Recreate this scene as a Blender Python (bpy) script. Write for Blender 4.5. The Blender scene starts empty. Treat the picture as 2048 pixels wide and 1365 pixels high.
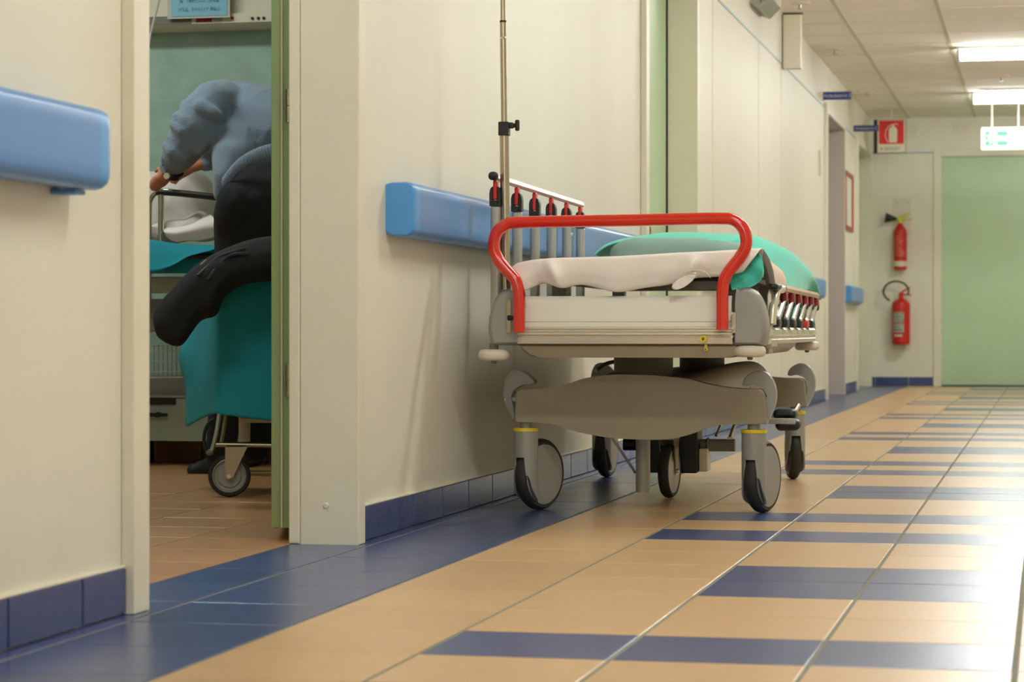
import bpy, bmesh, math, random
from mathutils import Vector, Matrix
random.seed(7)
S = bpy.context.scene
COL = S.collection
# ------------------------------------------------------------------ camera
F = 4880.0                      # focal length in pixels of the 2048 frame
TH = math.radians(12.38)        # the camera looks 12.4 degrees left of the corridor
CH = 0.5
cs, sn = math.cos(TH), math.sin(TH)
cam = bpy.data.cameras.new('camera')
cam.sensor_width = 36.0
cam.lens = F / 2048 * 36
cam.shift_y = -18.5 / 2048
cam.clip_start = 0.05
cam.dof.use_dof = True
cam.dof.focus_distance = 6.75
cam.dof.aperture_fstop = 8.0
camo = bpy.data.objects.new('camera', cam)
COL.objects.link(camo)
camo.location = (0, 0, CH)
camo.rotation_euler = (math.radians(90), 0, TH)
S.camera = camo
# ------------------------------------------------------------------ world, exposure
w = bpy.data.worlds.new('world'); S.world = w; w.use_nodes = True
w.node_tree.nodes['Background'].inputs[0].default_value = (1, .93, .8, 1)
w.node_tree.nodes['Background'].inputs[1].default_value = 0.02
S.view_settings.view_transform = 'Standard'
S.view_settings.look = 'None'
S.view_settings.gamma = 1
S.view_settings.exposure = 0.85
LAMP = 22.0
ROOM_FILL = 11.5  # strength of the fill lamps added inside the patient room
LAMP_COL = (.98, 1.0, .97)

# ------------------------------------------------------------------ pixel helpers (true places)
def at(px, py, D):
    r = (px - 1024) / F * D
    return Vector((r * cs - D * sn, r * sn + D * cs, CH + (664 - py) / F * D))
def wallY(px, X=-1.6):
    u = (px - 1024) / F
    return X / (u * cs - sn) * (u * sn + cs)
def atY(px, py, Y):
    u = (px - 1024) / F
    return at(px, py, Y / (u * sn + cs))
YAW = math.radians(1.5)
PH = TH - YAW
D0 = 6.5
G = at(1251, 664, D0); G.z = 0
RC0 = (1251 - 1024) / F * D0
def gl(px, py, ly):
    """a point of the stretcher's own frame: seen at px,py and ly behind its front"""
    u = (px - 1024) / F
    lx = (u * (D0 + ly * math.cos(PH)) - RC0 - ly * math.sin(PH)) / (math.cos(PH) + u * math.sin(PH))
    D = D0 - lx * math.sin(PH) + ly * math.cos(PH)
    return Vector((lx, ly, CH + (664 - py) / F * D))

# ------------------------------------------------------------------ materials
def lin(c):
    return tuple(((v / 255) / 12.92 if v / 255 <= .04045 else ((v / 255 + .055) / 1.055) ** 2.4) for v in c)
MATS = {}
def mat(name, rgb, rough=.5, metal=0., var=.0, vscale=8., bump=0., bscale=40., emit=0., spec=.5, coat=0., stretch=None, detail=4., sheen=0.):
    m = bpy.data.materials.new(name); m.use_nodes = True
    n = m.node_tree.nodes; l = m.node_tree.links
    b = n['Principled BSDF']
    c = lin(rgb)
    b.inputs['Base Color'].default_value = (*c, 1)
    b.inputs['Roughness'].default_value = rough
    b.inputs['Metallic'].default_value = metal
    b.inputs['Specular IOR Level'].default_value = spec
    b.inputs['Coat Weight'].default_value = coat
    b.inputs['Coat Roughness'].default_value = .08
    if sheen: b.inputs['Sheen Weight'].default_value = sheen
    if emit:
        b.inputs['Emission Color'].default_value = (*c, 1)
        b.inputs['Emission Strength'].default_value = emit
    if var or bump:
        tc = n.new('ShaderNodeTexCoord'); mp = n.new('ShaderNodeMapping')
        l.new(tc.outputs['Object'], mp.inputs['Vector'])
        if stretch: mp.inputs['Scale'].default_value = stretch
    if var:
        t = n.new('ShaderNodeTexNoise'); t.inputs['Scale'].default_value = vscale; t.inputs['Detail'].default_value = detail
        l.new(mp.outputs[0], t.inputs['Vector'])
        r = n.new('ShaderNodeMapRange'); r.inputs['From Min'].default_value = .3; r.inputs['From Max'].default_value = .7
        r.inputs['To Min'].default_value = 1 - var; r.inputs['To Max'].default_value = 1 + var
        l.new(t.outputs['Fac'], r.inputs['Value'])
        mx = n.new('ShaderNodeVectorMath'); mx.operation = 'SCALE'; mx.inputs[0].default_value = c
        l.new(r.outputs[0], mx.inputs['Scale']); l.new(mx.outputs[0], b.inputs['Base Color'])
    if bump:
        t = n.new('ShaderNodeTexNoise'); t.inputs['Scale'].default_value = bscale; t.inputs['Detail'].default_value = 3
        l.new(mp.outputs[0], t.inputs['Vector'])
        bp = n.new('ShaderNodeBump'); bp.inputs['Strength'].default_value = bump; bp.inputs['Distance'].default_value = .01
        l.new(t.outputs['Fac'], bp.inputs['Height']); l.new(bp.outputs[0], b.inputs['Normal'])
    MATS[name] = m
    return m
def tile_mat(name, rgb, rough, var=.05):
    """glazed tile: its face attribute 'tone' varies one tile from the next"""
    m = mat(name, rgb, rough, bump=.06, bscale=55, var=.035, vscale=30, spec=(.8 if 'blue' in name else .5))
    n = m.node_tree.nodes; l = m.node_tree.links; b = n['Principled BSDF']
    a = n.new('ShaderNodeAttribute'); a.attribute_name = 'tone'
    src = b.inputs['Base Color'].links[0].from_socket
    r = n.new('ShaderNodeMapRange'); r.inputs['To Min'].default_value = 1 - var; r.inputs['To Max'].default_value = 1 + var
    l.new(a.outputs['Fac'], r.inputs['Value'])
    s = n.new('ShaderNodeVectorMath'); s.operation = 'SCALE'
    l.new(src, s.inputs[0]); l.new(r.outputs[0], s.inputs['Scale']); l.new(s.outputs[0], b.inputs['Base Color'])
    return m

M_wall = mat('wall_enamel', (234, 230, 212), .5, spec=.3, var=.03, vscale=2.2, bump=.14, bscale=7, stretch=(1, 1, .35), detail=6)
M_wall_room = mat('room_wall_teal', (162, 190, 178), .55, var=.10, vscale=9, bump=.3, bscale=14)
M_wall_pale = mat('room_wall_pale', (176, 190, 176), .5, var=.03)
M_ceil = mat('ceiling_board', (250, 244, 230), .9, var=.02, vscale=3)
M_tbar = mat('ceiling_rail', (212, 206, 182), .5)
M_line = mat('blue_border_line', (140, 186, 190), .5)
M_trim = mat('frame_cream', (232, 226, 204), .45, var=.02)
M_trim_lav = mat('frame_lavender', (196, 188, 180), .45)
M_green = mat('door_green', (188, 214, 172), .4, var=.03, vscale=3)
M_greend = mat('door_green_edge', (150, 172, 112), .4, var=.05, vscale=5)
M_dark = mat('dark_gap', (38, 32, 34), .6)
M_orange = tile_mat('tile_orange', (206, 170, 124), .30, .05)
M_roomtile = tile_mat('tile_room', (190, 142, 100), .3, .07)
M_blue = tile_mat('tile_blue', (64, 79, 126), .27, .10)
M_bluebase = mat('tile_blue_base', (54, 70, 122), .25, var=.05, vscale=14, bump=.05)
M_grout = mat('grout', (132, 129, 112), .85, var=.1, vscale=20)
M_rail = mat('bumper_blue', (92, 146, 210), .3, var=.02)
M_railcap = mat('bumper_blue_cap', (84, 158, 226), .3)
M_red = mat('red_enamel', (226, 42, 18), .16, coat=.6)
M_redp = mat('red_plastic', (206, 36, 24), .35)
M_redd = mat('red_dark', (150, 20, 24), .4)
M_black = mat('black_plastic', (24, 24, 22), .45)
M_rubber = mat('tyre_rubber', (44, 44, 40), .6, var=.06)
M_grey = mat('grey_cover', (156, 154, 146), .38, metal=.15, bump=.03, bscale=220)
M_beam = mat('grey_beam', (150, 140, 118), .45, metal=.1, var=.015)
M_tray = mat('tray_metal', (146, 130, 108), .38, metal=.45)
M_alu = mat('aluminium', (220, 212, 192), .3, metal=.5)
M_slat = mat('grey_slat', (176, 176, 168), .35, metal=.35)
M_chrome = mat('chrome', (220, 220, 212), .12, metal=1)
M_steel = mat('brushed_steel', (176, 164, 142), .25, metal=.9)
M_white_panel = mat('white_panel', (242, 240, 228), .2)
M_whitepl = mat('white_plastic', (224, 216, 196), .4)
M_yellow = mat('yellow_plastic', (226, 204, 40), .4)
M_sheet = mat('white_sheet', (248, 242, 234), .85, bump=.12, bscale=60, sheen=.2)
M_mattress = mat('mattress_grey', (120, 118, 108), .6)
M_deck = mat('deck_board', (104, 98, 84), .5)
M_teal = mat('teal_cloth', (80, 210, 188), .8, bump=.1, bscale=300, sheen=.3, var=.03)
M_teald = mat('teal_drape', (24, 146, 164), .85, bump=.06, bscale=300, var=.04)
M_pillow = mat('grey_teal_pad', (140, 172, 164), .8, bump=.25, bscale=30, var=.06)
M_pinkc = mat('pale_cloth', (226, 204, 184), .85, bump=.1)
M_bed = mat('bed_linen', (226, 220, 214), .85, bump=.2, bscale=20)
M_knit = mat('blue_knit', (122, 140, 160), .95, bump=.35, bscale=150, var=.05, sheen=.3)
M_trouser = mat('black_trousers', (26, 28, 32), .9, bump=.1)
M_jacket = mat('black_jacket', (18, 18, 21), .85, bump=.5, bscale=14)
M_lining = mat('dark_lining', (34, 36, 48), .5)
M_skin = mat('skin', (206, 140, 108), .55, spec=.35)
M_hair = mat('grey_hair', (90, 84, 76), .8)
M_hose = mat('hose', (70, 68, 48), .5)
M_lime = mat('lime_valve', (206, 212, 72), .4)
M_label = mat('bottle_label', (176, 176, 158), .6, var=.12, vscale=40)
M_sign_blue = mat('sign_blue', (40, 56, 120), .4)
M_sign_red = mat('sign_red', (206, 22, 20), .4)
M_sign_white = mat('sign_white', (214, 206, 180), .5)
M_text = mat('sign_lettering', (196, 200, 216), .5)
M_paper = mat('blue_paper', (132, 190, 214), .6)
M_paperw = mat('clear_sleeve', (196, 196, 190), .3)
M_ink = mat('faded_ink', (98, 148, 166), .7)
M_fr = mat('red_frame', (176, 62, 34), .35)
M_white = mat('white_paint', (228, 226, 216), .4)
M_gold = mat('brown_skirting', (150, 96, 66), .35, var=.06)
M_cord = mat('grey_cord', (190, 194, 186), .5)
M_lamp = mat('lamp_glow', (255, 255, 255), .5, emit=1)
_e = M_lamp.node_tree.nodes['Principled BSDF']; _e.inputs['Emission Color'].default_value = (*LAMP_COL, 1); _e.inputs['Emission Strength'].default_value = LAMP
M_roomfill = mat('room_fill_glow', (255, 255, 255), .5, emit=1)
_e = M_roomfill.node_tree.nodes['Principled BSDF']; _e.inputs['Emission Color'].default_value = (.92, 1, .94, 1); _e.inputs['Emission Strength'].default_value = ROOM_FILL
M_exit = mat('exit_glow', (235, 250, 232), .5, emit=.62)
M_exitg = mat('exit_green', (70, 190, 110), .5, emit=.45)

# ------------------------------------------------------------------ mesh helpers
class B:
    def __init__(s): s.bm = bmesh.new(); s.mi = 0
    def _tag(s, before):
        for f in s.bm.faces:
            if f.index == -1 or f not in before: f.material_index = s.mi
    def faces_after(s, n):
        s.bm.faces.ensure_lookup_table()
        for f in s.bm.faces[n:]: f.material_index = s.mi
    def box(s, p0, p1, bev=0, seg=2, rot=None, org=None):
        n = len(s.bm.faces)
        tmp = bmesh.new(); bmesh.ops.create_cube(tmp, size=1)
        p0 = Vector(p0); p1 = Vector(p1); c = (p0 + p1) / 2; d = p1 - p0
        for v in tmp.verts: v.co = Vector((v.co.x * d.x, v.co.y * d.y, v.co.z * d.z))
        if bev:
            bmesh.ops.bevel(tmp, geom=tmp.edges[:] , offset=min(bev, abs(d.x) * .49, abs(d.y) * .49, abs(d.z) * .49), segments=seg, affect='EDGES', profile=.5)
        M = Matrix.Translation(c)
        if rot is not None:
            o = Vector(org) if org is not None else c
            M = Matrix.Translation(o) @ rot.to_4x4() @ Matrix.Translation(c - o)
        tmp.transform(M); s.merge(tmp); s.faces_after(n); return s
    def merge(s, tmp):
        me = bpy.data.meshes.new('tmp'); tmp.to_mesh(me); tmp.free(); s.bm.from_mesh(me); bpy.data.meshes.remove(me)
    def ring(s, pts): return [s.bm.verts.new(p) for p in pts]
    def skin(s, rings, closed=True, caps=True):
        n = len(s.bm.faces)
        R = [s.ring(r) for r in rings]
        k = len(R[0])
        for a, b in zip(R, R[1:]):
            for i in range(k if closed else k - 1):
                j = (i + 1) % k
                try: s.bm.faces.new((a[i], a[j], b[j], b[i]))
                except ValueError: pass
        if caps and closed:
            for r in (R[0], R[-1]):
                try: s.bm.faces.new(r)
                except ValueError: pass
        s.faces_after(n); return s
    def tube(s, pts, r, seg=12, smooth=0, closed=False):
        pts = [Vector(p) for p in pts]
        rr = r if isinstance(r, (list, tuple)) else [r] * len(pts)
        if smooth: pts, rr = resample(pts, rr, smooth)
        rings = []; up = None
        for i, p in enumerate(pts):
            t = (pts[min(i + 1, len(pts) - 1)] - pts[max(i - 1, 0)]).normalized()
            if up is None:
                up = t.orthogonal().normalized()
            up = (up - t * up.dot(t)).normalized()
            sd = t.cross(up)
            rings.append([p + (up * math.cos(a) + sd * math.sin(a)) * rr[i] for a in [2 * math.pi * k / seg for k in range(seg)]])
        return s.skin(rings)
    def cyl(s, a, b, r, seg=24, r2=None):
        return s.tube([a, b], [r, r if r2 is None else r2], seg)
    def lathe(s, prof, org=(0, 0, 0), axis='z', seg=32):
        rings = []; o = Vector(org)
        for r, h in prof:
            r = max(r, .00005); ring = []
            for k in range(seg):
                a = 2 * math.pi * k / seg; x, y = r * math.cos(a), r * math.sin(a)
                ring.append(o + (Vector((x, y, h)) if axis == 'z' else Vector((h, x, y)) if axis == 'x' else Vector((x, h, y))))
            rings.append(ring)
        return s.skin(rings, caps=(tuple(prof[0]) != tuple(prof[-1])))
    def prism(s, outline, y0, y1, bev=0, seg=3):
        """outline in x,z; extruded along y"""
        n = len(s.bm.faces); tmp = bmesh.new()
        a = [tmp.verts.new((x, y0, z)) for x, z in outline]; b = [tmp.verts.new((x, y1, z)) for x, z in outline]
        f0 = tmp.faces.new(a); f1 = tmp.faces.new(b[::-1])
        for i in range(len(a)):
            j = (i + 1) % len(a); tmp.faces.new((a[j], a[i], b[i], b[j]))
        if bev:
            bmesh.ops.bevel(tmp, geom=list(set(f0.edges[:] + f1.edges[:])), offset=bev, segments=seg, affect='EDGES', profile=.5)
        s.merge(tmp); s.faces_after(n); return s
    def grid(s, rows):
        return s.skin(rows, closed=False, caps=False)
    def xf(s, M): s.bm.transform(M); return s
    def done(s, name, mats, parent=None, sharp=35, mods=None, loc=None, rotz=None, smooth=True):
        bmesh.ops.recalc_face_normals(s.bm, faces=s.bm.faces[:])
        me = bpy.data.meshes.new(name); s.bm.to_mesh(me); s.bm.free()
        for m in (mats if isinstance(mats, (list, tuple)) else [mats]): me.materials.append(m)
        if smooth:
            for p in me.polygons: p.use_smooth = True
            if sharp: me.set_sharp_from_angle(angle=math.radians(sharp))
        o = bpy.data.objects.new(name, me); COL.objects.link(o)
        if parent: o.parent = parent
        if loc is not None: o.location = loc
        if rotz is not None: o.rotation_euler = (0, 0, rotz)
        if smooth and sharp and not mods:
            wn = o.modifiers.new('wn', 'WEIGHTED_NORMAL'); wn.keep_sharp = True; wn.weight = 50
        for k, v in (mods or []):
            md = o.modifiers.new(k, k)
            for a, b_ in v.items(): setattr(md, a, b_)
        return o
def resample(pts, rr, n):
    P, R = [], []
    for i in range(len(pts) - 1):
        p0 = pts[max(i - 1, 0)]; p1 = pts[i]; p2 = pts[i + 1]; p3 = pts[min(i + 2, len(pts) - 1)]
        for k in range(n):
            t = k / n
            P.append(.5 * ((2 * p1) + (p2 - p0) * t + (2 * p0 - 5 * p1 + 4 * p2 - p3) * t * t + (3 * p1 - p0 - 3 * p2 + p3) * t ** 3))
            R.append(rr[i] * (1 - t) + rr[i + 1] * t)
    P.append(pts[-1]); R.append(rr[-1]); return P, R
def curve2(pts, n):
    P, _ = resample([Vector((a, 0, b)) for a, b in pts], [0] * len(pts), n); return [(p.x, p.z) for p in P]
def lerp_list(a, b, t): return [p.lerp(q, t) for p, q in zip(a, b)]
def tag(o, label, cat, group=None):
    o['label'] = label; o['category'] = cat
    if group: o['group'] = group
    return o
def thing(name, label, cat, loc=(0, 0, 0), rotz=0, group=None):
    o = bpy.data.objects.new(name, None); COL.objects.link(o); o.empty_display_size = .1
    o.location = loc; o.rotation_euler = (0, 0, rotz); return tag(o, label, cat, group)
def struct(o, label=None):
    o['kind'] = 'structure'
    if label: o['label'] = label
    return o
def dup(root, loc, label=None, rotz=None):
    r = root.copy(); COL.objects.link(r); r.location = loc
    if rotz is not None: r.rotation_euler = (0, 0, rotz)
    if label: r['label'] = label
    for ch in list(root.children):
        c = ch.copy(); COL.objects.link(c); c.parent = r
        for g_ in list(ch.children):
            d = g_.copy(); COL.objects.link(d); d.parent = c
    return r
def blob(name, chains, m, parent=None, voxel=.01, smooth=4, extra=None):
    """one continuous body surface from tapered limbs given as (point, radius) chains"""
    bm = bmesh.new()
    for ch in chains:
        for (p, r), (q, t) in zip(ch, ch[1:]):
            p = Vector(p); q = Vector(q); n = max(2, int((q - p).length / (min(r, t) * .3)) + 1)
            for k in range(n + 1):
                f = k / n; c = p.lerp(q, f); rad = r + (t - r) * f
                bmesh.ops.create_icosphere(bm, subdivisions=2, radius=rad, matrix=Matrix.Translation(c))
    me = bpy.data.meshes.new(name); bm.to_mesh(me); bm.free()
    o = bpy.data.objects.new(name, me)
    COL.objects.link(o)
    a = o.modifiers.new('r', 'REMESH'); a.mode = 'VOXEL'; a.voxel_size = voxel; a.use_smooth_shade = True
    b = o.modifiers.new('s', 'SMOOTH'); b.iterations = smooth; b.factor = .5
    dg = bpy.context.evaluated_depsgraph_get()
    new = bpy.data.meshes.new_from_object(o.evaluated_get(dg)); o.modifiers.clear(); o.data = new
    new.materials.clear(); new.materials.append(m)
    for p in new.polygons: p.use_smooth = True
    if parent: o.parent = parent
    return o
def text(name, body, size, m, parent=None, loc=(0, 0, 0), rot=(0, 0, 0), ext=.0015, align='CENTER', sx=1.0):
    c = bpy.data.curves.new(name, 'FONT'); c.body = body; c.size = size; c.extrude = ext; c.align_x = align; c.align_y = 'CENTER'
    o = bpy.data.objects.new('t', c); COL.objects.link(o)
    me = bpy.data.meshes.new_from_object(o.evaluated_get(bpy.context.evaluated_depsgraph_get()))
    bpy.data.objects.remove(o); bpy.data.curves.remove(c)
    me.transform(Matrix.Diagonal((sx, 1, 1, 1)))
    me.materials.clear(); me.materials.append(m)
    o = bpy.data.objects.new(name, me); COL.objects.link(o)
    if parent: o.parent = parent
    o.location = loc; o.rotation_euler = rot; return o

# ================================================================== THE SETTING
ZC = 2.47; XW = -1.6; XI = -1.74; YE = 22.75; YB = -13.5; XR = 1.6
ZD = 2.11            # door openings
doors = [(4.14, 5.505), (wallY(1287), wallY(1385) ), (wallY(1650), wallY(1684)), (wallY(1712), 22.60)]
# floor tiles as real tiles standing proud of the grout
def tiles(name, xs, ys, colour, mats, gx=.004, gy=.002, z=0.0, skip=None):
    b = B(); rnd = random.Random(3); tones = []
    b.mi = 0
    b.box((xs[0], ys[0], z - .05), (xs[-1], ys[-1], z - .0016))
    n0 = len(b.bm.faces); ton = [.5] * n0
    for i in range(len(xs) - 1):
        for j in range(len(ys) - 1):
            if skip and skip(i, j): continue
            x0, x1, y0, y1 = xs[i] + gx, xs[i + 1] - gx, ys[j] + gy, ys[j + 1] - gy
            b.mi = colour(i, j); e = .0012; t = rnd.random(); n = len(b.bm.faces)
            dz = [rnd.uniform(-.0003, .0003) for _ in range(4)]
            lo = [(x0, y0, z - .003), (x1, y0, z - .003), (x1, y1, z - .003), (x0, y1, z - .003)]
            mid = [(x0, y0, z - .0006), (x1, y0, z - .0006), (x1, y1, z - .0006), (x0, y1, z - .0006)]
            hi = [(x0 + e, y0 + e, z), (x1 - e, y0 + e, z), (x1 - e, y1 - e, z), (x0 + e, y1 - e, z)]
            hi = [(p[0], p[1], p[2] + d) for p, d in zip(hi, dz)]
            R = [b.ring(r) for r in (lo, mid, hi)]
            for p, q in zip(R, R[1:]):
                for k in range(4): b.bm.faces.new((p[k], p[(k + 1) % 4], q[(k + 1) % 4], q[k]))
            b.bm.faces.new(R[2]); b.faces_after(n); ton += [t] * 9
    o = b.done(name, mats, smooth=False)
    at_ = o.data.attributes.new('tone', 'FLOAT', 'FACE')
    for k, t in enumerate(ton): at_.data[k].value = t
    return struct(o)
T = .3075; Y0 = 4.585
xs = [-1.742, -1.551, -1.256, -.955, -.652, -.350, -.047, -.022, .258, .56, .86, 1.165, 1.47, 1.6]
ks = list(range(-58, 59)); ys = [Y0 + k * T for k in ks] + [YE]
def colour(i, j):
    if i < 2: return 2
    if i == 6: return 3
    k = ks[j] % 9
    if k in (0, 1) and 4 <= i <= 10: return 2
    if k in (4, 6) and 3 <= i <= 10: return 2
    return 1
tiles('floor', xs, ys, colour, [M_grout, M_orange, M_blue, M_tray])
rx = [-5.3 + .297 * k for k in range(12)] + [-1.742]
ry = [2.62 + .30 * k for k in range(21)] + [8.9]
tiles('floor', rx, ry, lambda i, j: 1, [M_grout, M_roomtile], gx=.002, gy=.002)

# corridor wall, pierced by the door openings
b = B()
edges = [YB] + [v for d in doors for v in d] + [YE]
for a, c in zip(edges[0::2], edges[1::2]):
    if c - a > .01: b.box((XI, a, 0), (XW, c, ZC))
for a, c in doors: b.box((XI, a, ZD), (XW, c, ZC))
struct(b.done('wall_left', M_wall, smooth=False), 'cream enamel corridor wall pierced by doorways')
struct(B().box((XR, YB, 0), (XR + .14, YE, ZC)).done('wall_right', M_wall, smooth=False))
struct(B().box((XI, YB - .14, 0), (XR + .14, YB, ZC)).done('wall_back', M_wall, smooth=False))
XD0 = atY(1883, 0, YE).x
b = B(); b.box((XI, YE, 0), (XD0, YE + .14, ZC)).box((XD0, YE, ZD), (XR, YE + .14, ZC))
struct(b.done('wall_end', M_wall, smooth=False))
b = B(); b.box((XI, YB, ZC), (XR + .14, YE + .14, ZC + .1))
struct(b.done('ceiling', M_ceil, smooth=False))
b = B()
for k in range(-1, 5): b.box((-1.25 + .6 * k - .012, YB, ZC - .004), (-1.25 + .6 * k + .012, YE, ZC + .001))
for k in range(int((YE - YB) / .6)): b.box((XW, YB + .35 + .6 * k - .0015, ZC - .0018), (XR, YB + .35 + .6 * k + .0015, ZC + .001))
struct(b.done('ceiling_grid', M_tbar, smooth=False))
# room walls
struct(B().box((-5.3, 8.9, 0), (XI, 9.0, ZC)).done('wall_room_back', M_wall_room, smooth=False), 'teal sponge-painted wall of the side room')
struct(B().box((-5.4, 2.6, 0), (-5.3, 9.0, ZC)).done('wall_room_left', M_wall_pale, smooth=False))
struct(B().box((-5.3, 2.52, 0), (XI, 2.62, ZC)).done('wall_room_front', M_wall_pale, smooth=False))
struct(B().box((-5.4, 2.5, ZC), (XI, 9.0, ZC + .1)).done('ceiling_room', M_ceil, smooth=False))
b = B(); x = -5.28
while x < XI - .1:
    b.box((x + .002, 8.888, 0), (min(x + .30, XI) - .002, 8.9, .078), .002); x += .302
struct(b.done('baseboard_room', M_gold), 'brown tiled skirting in the side room')
struct(B().box((-5.3, 8.893, .078), (XI, 8.9, .245)).done('trim_room', M_wall_pale))

# baseboards of blue tiles
b = B()
def base_run(y0, y1, first=None):
    y = y0; step = .302
    cuts = [y0] + ([first] if first else [])
    while cuts[-1] + step < y1 - .02: cuts.append(cuts[-1] + step)
    cuts.append(y1)
    for p, q in zip(cuts, cuts[1:]): b.box((XW, p + .0025, .003), (XW + .011, q - .0025, .082), .003)
base_run(YB, doors[0][0] - .075, doors[0][0] - .075 - .302 * 57 - .20)
base_run(doors[0][1] + .065, doors[1][0] - .075, wallY(757))
base_run(doors[1][1] + .06, doors[2][0] - .075)
base_run(doors[2][1] + .04, doors[3][0] - .075)
struct(b.done('baseboard_left', M_bluebase), 'dark blue tiled skirting along the corridor wall')
b = B()
for p, q in ((-1.588, -1.555), (-1.555, -1.25), (-1.25, XD0 - .075)): b.box((p + .003, YE - .011, .003), (q - .003, YE, .082), .003)
struct(b.done('baseboard_end', M_bluebase), 'dark blue tiled skirting under the fire extinguishers')
b = B(); b.box((XW, YB, .0), (XW + .006, doors[0][0] - .075, .0022))
# cream bead on top of the skirting
b = B()
for a, c in ((YB, doors[0][0] - .07), (doors[0][1] + .06, doors[1][0] - .07), (doors[1][1] + .06, doors[2][0] - .07), (doors[2][1] + .04, doors[3][0] - .07)):
    b.box((XW, a, .082), (XW + .009, c, .0875), .002)
struct(b.done('trim_1', M_trim), 'thin cream bead on top of the blue skirting')
b = B()
for a, c in ((YB, doors[0][0] - .075), (doors[0][1] + .07, doors[1][0] - .075), (doors[1][1] + .06, doors[2][0] - .07), (doors[2][1] + .1, doors[3][0] - .07)):
    b.box((XW, a, 2.145), (XW + .0025, c, 2.156))
b.box((XW, YE - .0025, 2.145), (XD0 - .07, YE, 2.156))
struct(b.done('trim_2', M_line), 'thin pale blue line painted at door height')
# joints of the wall covering boards
b = B()
for px in (1425, 1517, 1562): yy = wallY(px); b.box((XW, yy - .0012, .09), (XW + .0015, yy + .0012, 2.145))
struct(b.done('trim_3', M_tbar), 'faint vertical joints of the wall boards')

# door casings
def casing(n, ya, yb, mt, far=.055, leaf=None, mreveal=None):
    root = thing('door_%d' % n, '', '', (0, 0, 0)); del root['label']; del root['category']; struct(root)
    b = B(); X1 = XW + .025
    b.box((XW, ya - .075, 0), (X1, ya, ZD + .07), .003); b.box((XW, yb, 0), (X1, yb + far, ZD + .07), .003)
    b.box((XW, ya + .0002, ZD), (X1, yb - .0002, ZD + .07), .003)
    b.done('casing', mt, root)
    b = B(); b.box((-1.716, yb - .004, 0), (X1 - .002, yb + .01, ZD)); b.box((-1.716, ya - .01, 0), (X1 - .002, ya + .004, ZD)); b.box((-1.716, ya, ZD - .004), (X1 - .002, yb, ZD + .01))
    b.done('jamb', mreveal or mt, root, smooth=False)
    if leaf:
        l = B().box((-1.76, ya + .003, .006), (-1.722, yb - .006, ZD - .006)).done('leaf', leaf, root)
    return root
d1 = casing(1, *doors[0], M_trim)
d1['label'] = 'open doorway to the patient room beside the blue bumper rail'
b = B(); yh = doors[0][1]
b.box((-1.746, yh - .006, 0), (-1.7185, yh + .05, ZD), .005, 3)
b.done('frame_post', M_trim, d1)
B().box((-1.7180, yh + .002, 0), (-1.7165, yh + .05, ZD)).done('shadow_gap', M_dark, d1, smooth=False)
# the open leaf, swung back into the room
ang = math.radians(15.8); R_ = Matrix.Rotation(ang, 3, 'Z'); org = (-1.768, yh + .085, 0)
leaf = B()
leaf.box((-1.788, yh + .085, .03), (-1.768, yh + 1.40, ZD - .01), .002, rot=R_, org=org)
leaf.box((-1.815, yh + .075, .03), (-1.793, yh + 1.40, ZD - .01), .004, rot=R_, org=org)
leaf.box((-1.794, yh + .088, .03), (-1.787, yh + 1.40, ZD - .01), 0, rot=R_, org=org)
lo = leaf.done('leaf', M_greend, d1)
B().box((-1.7945, yh + .0795, .032), (-1.7885, yh + .09, ZD - .012), 0, rot=R_, org=org).done('edge_strip', M_trim, lo)
hg = B()
for z in (.45, .445 + .055, ): pass
hb = atY(571, 755, yh + .07)
for zc in (.345, 1.0, 1.75):
    hg = B(); hg.cyl((-1.770, yh + .068, zc), (-1.770, yh + .068, zc + .038), .0075, 12).cyl((-1.770, yh + .068, zc + .041), (-1.770, yh + .068, zc + .079), .0075, 12)
    hg.box((-1.772, yh + .066, zc), (-1.750, yh + .074, zc + .079)); hg.done('hinge', M_steel, lo)
b = B(); b.lathe([(0, -.004), (.005, -.0038), (.0068, -.002), (.0072, 0)], (0, 0, 0), axis='y', seg=16)
b.done('screw_cap', M_white, d1, loc=(-1.654, yh - .004, .5 - (1013 - 664) / F * 5.71))
d2 = casing(2, *doors[1], M_trim, leaf=M_green); d2['label'] = 'closed green door behind the stretcher'
b = B(); b.box((-1.722, doors[1][1] - .012, 0), (-1.714, doors[1][1] - .004, ZD)); b.done('shadow_gap', M_dark, d2, smooth=False)
B().lathe([(0, -.0), (.012, 0), (.012, .03), (.02, .045), (.02, .06), (0, .064)], (0, 0, 0), axis='x', seg=16).done('knob', M_black, d2, loc=(-1.722, wallY(1292, -1.68), .935))
d3 = casing(3, *doors[2], M_trim, far=.04, leaf=M_trim_lav, mreveal=M_trim_lav); d3['label'] = 'doorway with lavender grey reveal halfway down the corridor'
d4 = casing(4, *doors[3], M_trim, far=.03, leaf=M_green, mreveal=M_trim); d4['label'] = 'last doorway on the left, next to the end wall'
root = thing('door_5', '', ''); del root['category']; root['label'] = 'pale green door in the end wall'; struct(root)
b = B(); b.box((XD0 - .072, YE - .02, 0), (XD0, YE, ZD + .07), .003).box((XD0 + .0002, YE - .02, ZD), (XR, YE, ZD + .07), .003); b.done('casing', M_trim, root)
B().box((XD0, YE + .03, .012), (XR, YE + .07, ZD)).done('leaf', M_green, root, smooth=False)
B().box((XD0, YE + .028, .0), (XR, YE + .07, .011)).done('threshold', M_dark, root, smooth=False)

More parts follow.
